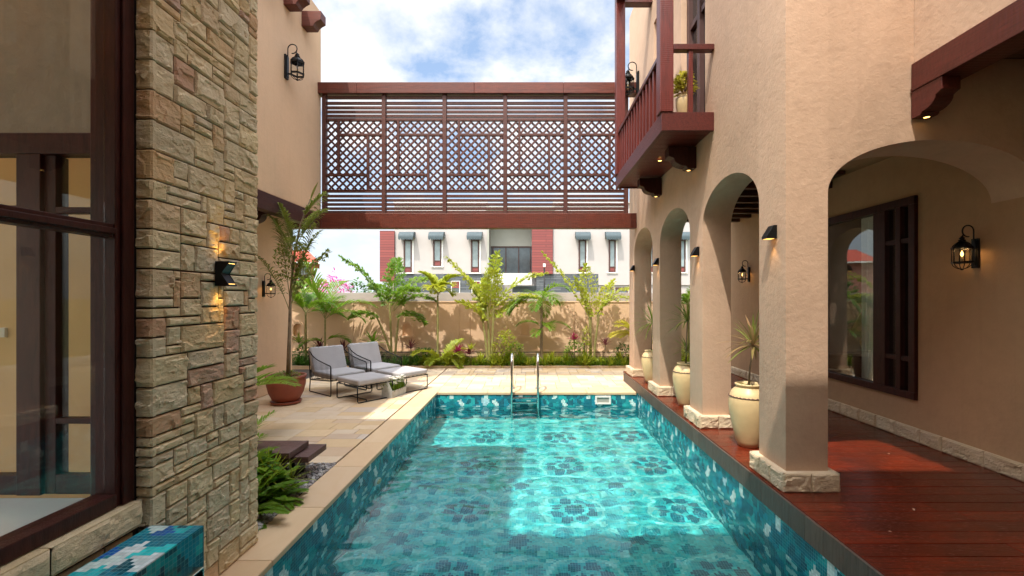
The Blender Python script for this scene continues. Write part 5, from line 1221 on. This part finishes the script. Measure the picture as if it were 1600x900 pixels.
# ---- potted palm, left
def pot(mb, c, prof): mb.lathe(prof, c, 40)
tp = thing('plant_pot', 'large terracotta pot on a saucer in front of the left tan wall', 'plant pot', (-3.93, 7.36, .004)); TO = (-3.93, 7.36, .004)
mb = MB(); mb.lathe([(.17, .045), (.20, .06), (.255, .18), (.285, .30), (.288, .36), (.275, .405), (.30, .415), (.30, .455), (.27, .455), (.262, .40), (.24, .38)], (0, 0, 0), 44); mb.build('pot', 'terra', tp)
mb = MB(); mb.lathe([(.18, 0), (.215, .01), (.235, .045), (.222, .048), (.20, .02), (.001, .02)], (0, 0, 0), 44); mb.build('saucer', 'terra', tp)
mb = MB(); mb.lathe([(.001, .40), (.27, .395)], (0, 0, 0), 30, cap=False); mb.build('soil', 'soil', tp)
pl_ = bush((-3.93, 7.36, .39), 'small pale leaved creeping plant filling the terracotta pot', .27, .12, 330, .045, 'leafo', 80, name='creeping_plant', cat='plant', ry=.27)
random.seed(82); tt = plant('palm_tree', 'tall slender fishtail palm growing from the terracotta pot', 'palm', (-3.90, 7.36, .40))
mt = MB(); mt.tube([(0, 0, 0), (.02, 0, .7), (.04, 0, 1.4), (.10, 0, 2.0), (.20, 0, 2.5), (.36, 0, 2.9)], [.035, .026, .02, .017, .014, .010], 10); mt.build('trunk', 'trunkb', tt)
ms = MB(); ml = MB()
for (x, z, az, e, L, dr) in ((.05, 1.3, 110, 75, 1.4, .5), (.06, 1.4, -20, 66, 1.3, .8), (.08, 1.7, 160, 66, 1.1, .7), (.1, 1.8, -90, 66, 1.0, .7), (.14, 2.2, 60, 60, .8, .8), (.12, 2.0, 230, 70, .9, .7), (.02, 1.1, 175, 62, 1.25, .9), (.03, 1.25, 150, 72, 1.55, .7), (.03, 1.2, 20, 70, 1.2, .6), (.06, 1.5, 60, 65, 1.2, .9), (.1, 1.9, 200, 65, 1.0, .9), (.12, 2.1, 10, 60, .9, .9), (.06, 1.4, -60, 70, 1.2, .8), (.2, 2.5, 0, 55, .7, .7)):
    frond(ml, ms, (x, 0, z), rnd_dir(R(az), R(min(82, e+8))), L*.9, dr*.7, 24, .22, .028, 60, .25, .2, .9)
fishtail(ml, ms, (.05, 0, 1.2), rnd_dir(R(10), R(70)), 1.0, .6, 9, .26, .06); fishtail(ml, ms, (.05, 0, 1.4), rnd_dir(R(-60), R(70)), .9, .6, 9, .26, .06)
blade(ml, (.36, 0, 2.88), (.4, 0, 1), .34, .07, .1, 4, .8, .3)
ms.build('stalks', 'trunk', tt); ml.build('crown', 'leafo', tt, fixn=False)

# ---- flower trough
tr = thing('flower_trough', 'galvanised metal trough with a gabled end beside the footstools', 'planter', (-2.36, 7.96, .004), math.atan2(.97, .25))
mb = MB()
L_, w_ = .23, .10
mb.box(-L_, L_, -w_, -w_+.008, 0, .12); mb.box(-L_, L_, w_-.008, w_, 0, .12); mb.box(-L_, L_, -w_+.009, w_-.009, 0, .008); mb.build('tray', 'galv', tr)
for s in (-1, 1): mb = MB(); mb.prism([(-w_, 0), (w_, 0), (w_, .12), (.025, .27), (-.025, .27), (-w_, .12)], 'x', s*L_-.004, s*L_+.004); mb.build('end_panel', 'galv', tr)
mb = MB(); mb.box(-L_+.005, L_-.005, -w_+.009, w_-.009, .06, .10); mb.build('soil', 'soil', tr)
random.seed(90); ft = plant('flowering_plant', 'low plant covered in white star flowers growing in the metal trough', 'flowers', (-2.36, 7.96, .10)); ml = MB(); mf = MB()
for k in range(150):
    a = random.uniform(-.22, .22); b = random.uniform(-.09, .09); c = math.atan2(.97, .25); p = (a*math.cos(c)-b*math.sin(c), a*math.sin(c)+b*math.cos(c), random.uniform(0, .03))
    blade(ml, p, rnd_dir(random.random()*6.3, R(random.uniform(35, 85))), random.uniform(.08, .19), .016, .5, 3)
for k in range(75):
    a = random.uniform(-.25, .25); b = random.uniform(-.13, .13); p = Vector((a*math.cos(c)-b*math.sin(c), a*math.sin(c)+b*math.cos(c), random.uniform(.12, .25)))
    ml.tube([(p.x*.8, p.y*.8, 0), p], .0022, 4)
    for q in range(5): blade(mf, p, rnd_dir(q*1.256+k, R(25)), .046, .03, .2, 2)
ml.build('leaves', 'leaf', ft, fixn=False); mf.build('flowers', 'petal', ft, fixn=False)

# ---- cream jars in the gallery with dracaenas
def jar(loc, k, label):
    t = thing('plant_jar', label, 'plant pot', loc); mb = MB()
    pr = [(.085, 0), (.10, .008), (.118, .05), (.150, .18), (.176, .32), (.186, .42), (.180, .49), (.155, .545), (.118, .578), (.112, .59), (.125, .602), (.127, .615), (.112, .62), (.10, .60), (.09, .57)]
    mb.lathe([(r*k, z*k) for r, z in pr], n=48); mb.build('jar', 'cream', t)
    mb = MB(); pts = [(.1805*k*math.cos(2*PI*i/72), .1805*k*math.sin(2*PI*i/72), (.493+.004*math.sin(i*2.6))*k) for i in range(73)]; mb.tube(pts, [.0055*k*(1+.35*math.sin(i*2.6)) for i in range(73)], 6); mb.build('rope_band', 'plank', t)
    mb = MB(); mb.lathe([(.001, .585*k), (.10*k, .58*k)], n=24, cap=False); mb.build('soil', 'soil', t); return t
def dracaena(loc, h, n, L, w, leaf, seed, label, lean=(.05, 0), extra=()):
    random.seed(seed); t = plant('dracaena', label, 'plant', loc); mt = MB(); mt.tube([(0, 0, 0), (lean[0]*.3, lean[1]*.3, h*.5), (lean[0], lean[1], h)], [.011, .009, .008], 8)
    ml = MB(); rosette(ml, (lean[0], lean[1], h), n, L, w, -25, 85, .55)
    for (ex, ey, ez, k) in extra: mt.tube([(0, 0, 0), (ex, ey, ez)], .007, 6); rosette(ml, (ex, ey, ez), int(n*.6), L*k, w, -10, 85, .5)
    for k in range(24): blade(ml, (random.uniform(-.07, .07), random.uniform(-.07, .07), .0), rnd_dir(random.random()*6.3, R(random.uniform(0, 50))), .08, .03, .6, 3, .1)
    mt.build('stem', 'trunkb', t); ml.build('leaves', leaf, t, fixn=False); return t
jar((2.265, 4.70, .18), 1.04, 'cream clay jar with twisted band, nearest the camera, between the first two columns')
dracaena((2.265, 4.70, .785), .42, 44, .38, .030, 'leafv', 101, 'pink edged spiky dracaena on a bare stem in the nearest jar')
jar((2.22, 6.45, .18), .98, 'cream clay jar between the second and third columns')
dracaena((2.22, 6.45, .755), .62, 46, .42, .018, 'leafo', 102, 'tall thin leaved dracaena in the middle jar', (.02, 0), [(.03, .05, .18, .7)])
jar((2.20, 8.2, .18), .95, 'cream clay jar between the third and farthest columns')
dracaena((2.20, 8.2, .735), .50, 50, .46, .016, 'leaf', 103, 'fountain of thin green leaves in the farthest jar', (.02, 0))
# balcony jar
bj = jar((1.79, 5.27, 3.757), .50, 'small cream jar with a twisted band standing on the balcony')
bush((1.79, 5.27, 4.04), 'small yellow green shrub in the balcony jar', .125, .26, 300, .06, 'leafyy', 110, name='shrub', cat='shrub', ry=.125)

# ---- pool ladder
ld = thing('pool_ladder', 'polished steel pool ladder at the far end of the pool', 'pool ladder', (-.08, 8.22, 0)); 
for x in (-.235, .235):
    mb = MB(); pts = [(x, .42, 0), (x, .42, .50)]+[(x, .42-.21*(1-math.cos(PI*i/10)), .50+.20*math.sin(PI*i/10)) for i in range(1, 11)]
    pts = [(x, .34, -.0), (x, .34, .48)]+[(x, .13+.21*math.cos(PI*i/12), .48+.20*math.sin(PI*i/12)) for i in range(1, 13)]+[(x, -.08, .1), (x, -.08, -.95)]
    mb.tube(pts, .021, 12); mb.lathe([(.045, .003), (.045, .012), (.025, .03), (.021, .03)], (x, .34, 0), 20); mb.build('rail', 'steel', ld)
for z in (-.10, -.18, -.42, -.68): mb = MB(); mb.box(-.213, .213, -.12, -.04, z, z+.028); mb.build('step', 'steel', ld, bevel=.005)

# ---- timber steps in the little garden
for (x0, x1, y0, y1, zt, l) in ((-2.80, -2.17, 4.11, 4.48, .30, 'dark speckled timber plank behind the ferns, the upper left one'), (-2.55, -2.04, 4.20, 4.58, .235, 'dark speckled timber plank at the patio edge, the lower right one')):
    t = thing('timber_step', l, 'step', ((x0+x1)/2, (y0+y1)/2, zt)); o_ = ((x0+x1)/2, (y0+y1)/2, zt)
    mb = MB(); mb.box(x0, x1, y0, y1, zt-.055, zt); mb.build('plank', 'plank', t, o_, bevel=.004)
    for xx in (x0+.08, x1-.22): mb = MB(); mb.box(xx, xx+.05, (y0+y1)/2-.1, (y0+y1)/2+.1, -.03, zt-.056); mb.build('support', 'black', t, o_)
# ---- garden plants beside the stone wall
def fernplant(loc, label, n, L, ll, lw, leaf, seed, el=(25, 75), name='fern', nl=24):
    random.seed(seed); t = plant(name, label, 'fern' if name == 'fern' else 'palm', loc); ms = MB(); ml = MB()
    for k in range(n): frond(ml, ms, (0, 0, 0), rnd_dir(k*2.4, R(random.uniform(*el))), L*random.uniform(.75, 1.1), random.uniform(.5, 1.1), nl, ll, lw, 65, .1, .1, .25, None, .004)
    ms.build('stalks', 'trunk', t); ml.build('leaves', leaf, t, fixn=False); return t
fernplant((-2.22, 3.50, -.02), 'bright green fern nearest the pool coping by the stone wall', 30, .48, .07, .02, 'leaf', 120, nl=44, el=(25,80))
fernplant((-2.14, 3.80, -.02), 'bright green fern between the nearest fern and the timber planks', 22, .34, .055, .016, 'leaf', 129, nl=36)
fernplant((-2.48, 3.66, -.02), 'mid green fern between the stone wall and the nearest fern', 22, .42, .06, .016, 'leaf', 128, nl=40)
fernplant((-2.36, 3.30, -.02), 'small light green fern lowest beside the stone wall', 14, .26, .05, .018, 'leafy', 121, nl=26)
cordyline((-2.25, 3.92, -.02), 'light green strappy spider plant in the middle of the little garden', .10, .32, .022, 'leafy', 122, 52, name='spider_plant')
bush((-2.40, 3.84, -.02), 'broad leaved bush filling the little garden', .36, .34, 330, .13, 'leaf', 123)
bush((-2.85, 3.8, -.02), 'dark leafy bush against the end of the stone wall', .30, .40, 200, .13, 'leafd', 124)
cordyline((-2.10, 4.02, -.02), 'slender arching green plant at the patio edge of the little garden', .10, .24, .018, 'leafo', 125, 16, name='spider_plant')
fernplant((-2.72, 4.05, -.02), 'small palm with drooping feathery leaves behind the dark bush', 8, .62, .2, .02, 'leaf', 126, (40, 80), 'small_palm', 22)
fernplant((-2.95, 4.55, .0), 'feathery small palm leaning over the timber planks', 8, .62, .16, .02, 'leaf', 127, (35, 75), 'small_palm', 20)
areca((-3.55, 5.15, 0), 'feathery palm half hidden behind the stone wall corner', .45, .03, 10, .95, .34, .03, 'leaf', seed=131, el=(25, 80), droop=(.4, .9))
bush((-4.05, 6.3, 0), 'small bush at the foot of the left tan wall', .22, .35, 200, .07, 'leafo', 132)

# ---- beyond the wall
random.seed(140)
def farbush(x, ytop, w, Y, leaf, label, seed, name='bush', n=800, ls=.28):
    z = px(0, ytop, Y).z; return bush((px(x, 466, Y).x, Y, 0), label, w*Y/711/2, z, n, ls, leaf, seed, name=name, ry=1.2)
farbush(525, 436, 75, 20, 'bract', 'mass of magenta bougainvillea flowers above the grey wall', 141, 'bougainvillea', 900, .17)
farbush(505, 447, 110, 21, 'leafo', 'olive green hedge below the bougainvillea beyond the wall', 142)
farbush(470, 442, 70, 24, 'leafo', 'olive shrub in front of the pink house', 143)
farbush(555, 440, 60, 26, 'leafd', 'green shrub left of the white building', 144, n=500)
farbush(588, 450, 50, 27, 'leaf', 'low shrub in front of the red cladding', 145, n=400)
st = thing('street_lamp', 'thin street lamp post in front of the dark slate wall', 'street lamp', (px(850.5, 466, 22).x, 22, 0)); mb = MB(); mb.tube([(0, 0, 0), (0, 0, px(0, 418, 22).z)], .035, 6); mb.build('post', 'black', st); mb = MB(); mb.box(-.06, .06, -.06, .06, px(0, 417, 22).z, px(0, 412, 22).z); mb.build('lamp_head', 'whitetrim', st)

# ================================================================== ROOM BEHIND THE GALLERY WINDOW
tl = thing('table_lamp', 'table lamp with a pale tapered shade behind the gallery window', 'table lamp', (4.62, 6.15, .92))
mb = MB(); mb.lathe([(.06, 0), (.07, .02), (.12, .14), (.13, .20), (.08, .27), (.035, .31), (.03, .36)], n=28); mb.build('base', 'cream', tl)
mb = MB(); mb.lathe([(.23, .34), (.10, .60)], n=32, cap=False); mb.build('shade', 'shade', tl, fixn=False)
mb = MB(); t = thing('side_table', 'dark barrel shaped side table under the lamp', 'side table', (4.62, 6.15, .18)); mb.lathe([(.16, 0), (.22, .15), (.25, .4), (.22, .68), (.19, .735), (.001, .735)], n=28); mb.build('table', 'dark', t)
def curtain(x, y0, y1, z0, z1, label, seed, pull=0):
    t = thing('curtain', label, 'curtain', (x, y0, z0)); mb = MB(); n = 40; m = 12; vs = []
    for j in range(m+1):
        v = j/m
        for i in range(n+1):
            u = i/n; k = 1-pull*(1-v)**1.3
            vs.append((.03*math.sin(u*36+seed)*(.6+.4*v), (y1-y0)*(1-(1-u)*k if pull > 0 else u), (z1-z0)*v))
    fs = [(j*(n+1)+i, j*(n+1)+i+1, (j+1)*(n+1)+i+1, (j+1)*(n+1)+i) for j in range(m) for i in range(n)]
    mb.add(vs, fs, .5, True); mb.build('cloth', 'sheer', t, fixn=False); return t
curtain(4.36, 5.28, 5.95, .30, 2.85, 'sheer cream curtain gathered beside the thick window mullion', 1, .75)
curtain(4.36, 4.78, 5.10, .30, 2.85, 'sheer cream curtain behind the narrow window panes', 2, .35)
ac = thing('armchair', 'dark brown armchair behind the left side of the gallery window', 'armchair', (5.1, 7.0, .18))
mb = MB(); mb.box(-.38, .38, -.35, .35, .12, .42); mb.build('seat', 'armchair', ac, bevel=.04, segs=3); mb = MB(); mb.box(.25, .42, -.38, .38, .40, .95); mb.build('backrest', 'armchair', ac, bevel=.06, segs=3)
for s in (-1, 1): mb = MB(); mb.box(-.38, .36, s*.40-.06, s*.40+.06, .12, .62); mb.build('armrest', 'armchair', ac, bevel=.04, segs=3)
for sx in (-.3, .3):
    for sy in (-.3, .3): mb = MB(); mb.box(sx-.02, sx+.02, sy-.02, sy+.02, 0, .12); mb.build('leg', 'dark', ac)

# a few dry leaves and bits blown on to the deck
random.seed(150); lf = thing('dry_leaf', 'small pale dry leaf lying on the red deck boards', 'leaf', (2.62, 4.35, .184), .4, 'dry leaves on the deck'); ml = MB(); blade(ml, (0, 0, 0), (1, 0, .25), .045, .018, .5, 3, .5, .4); ml.build('blade', 'stonel', lf, fixn=False)
lv = [lf]
for (x, y, a, k_) in ((2.75, 3.25, 1.2, .8), (2.35, 2.95, 2.5, .45), (3.5, 4.45, 5, .6)): lv.append(dup(lf, (x, y, .184), a, scale=k_))
number_along(lv, 'small dry leaf from the pool edge on the red deck')
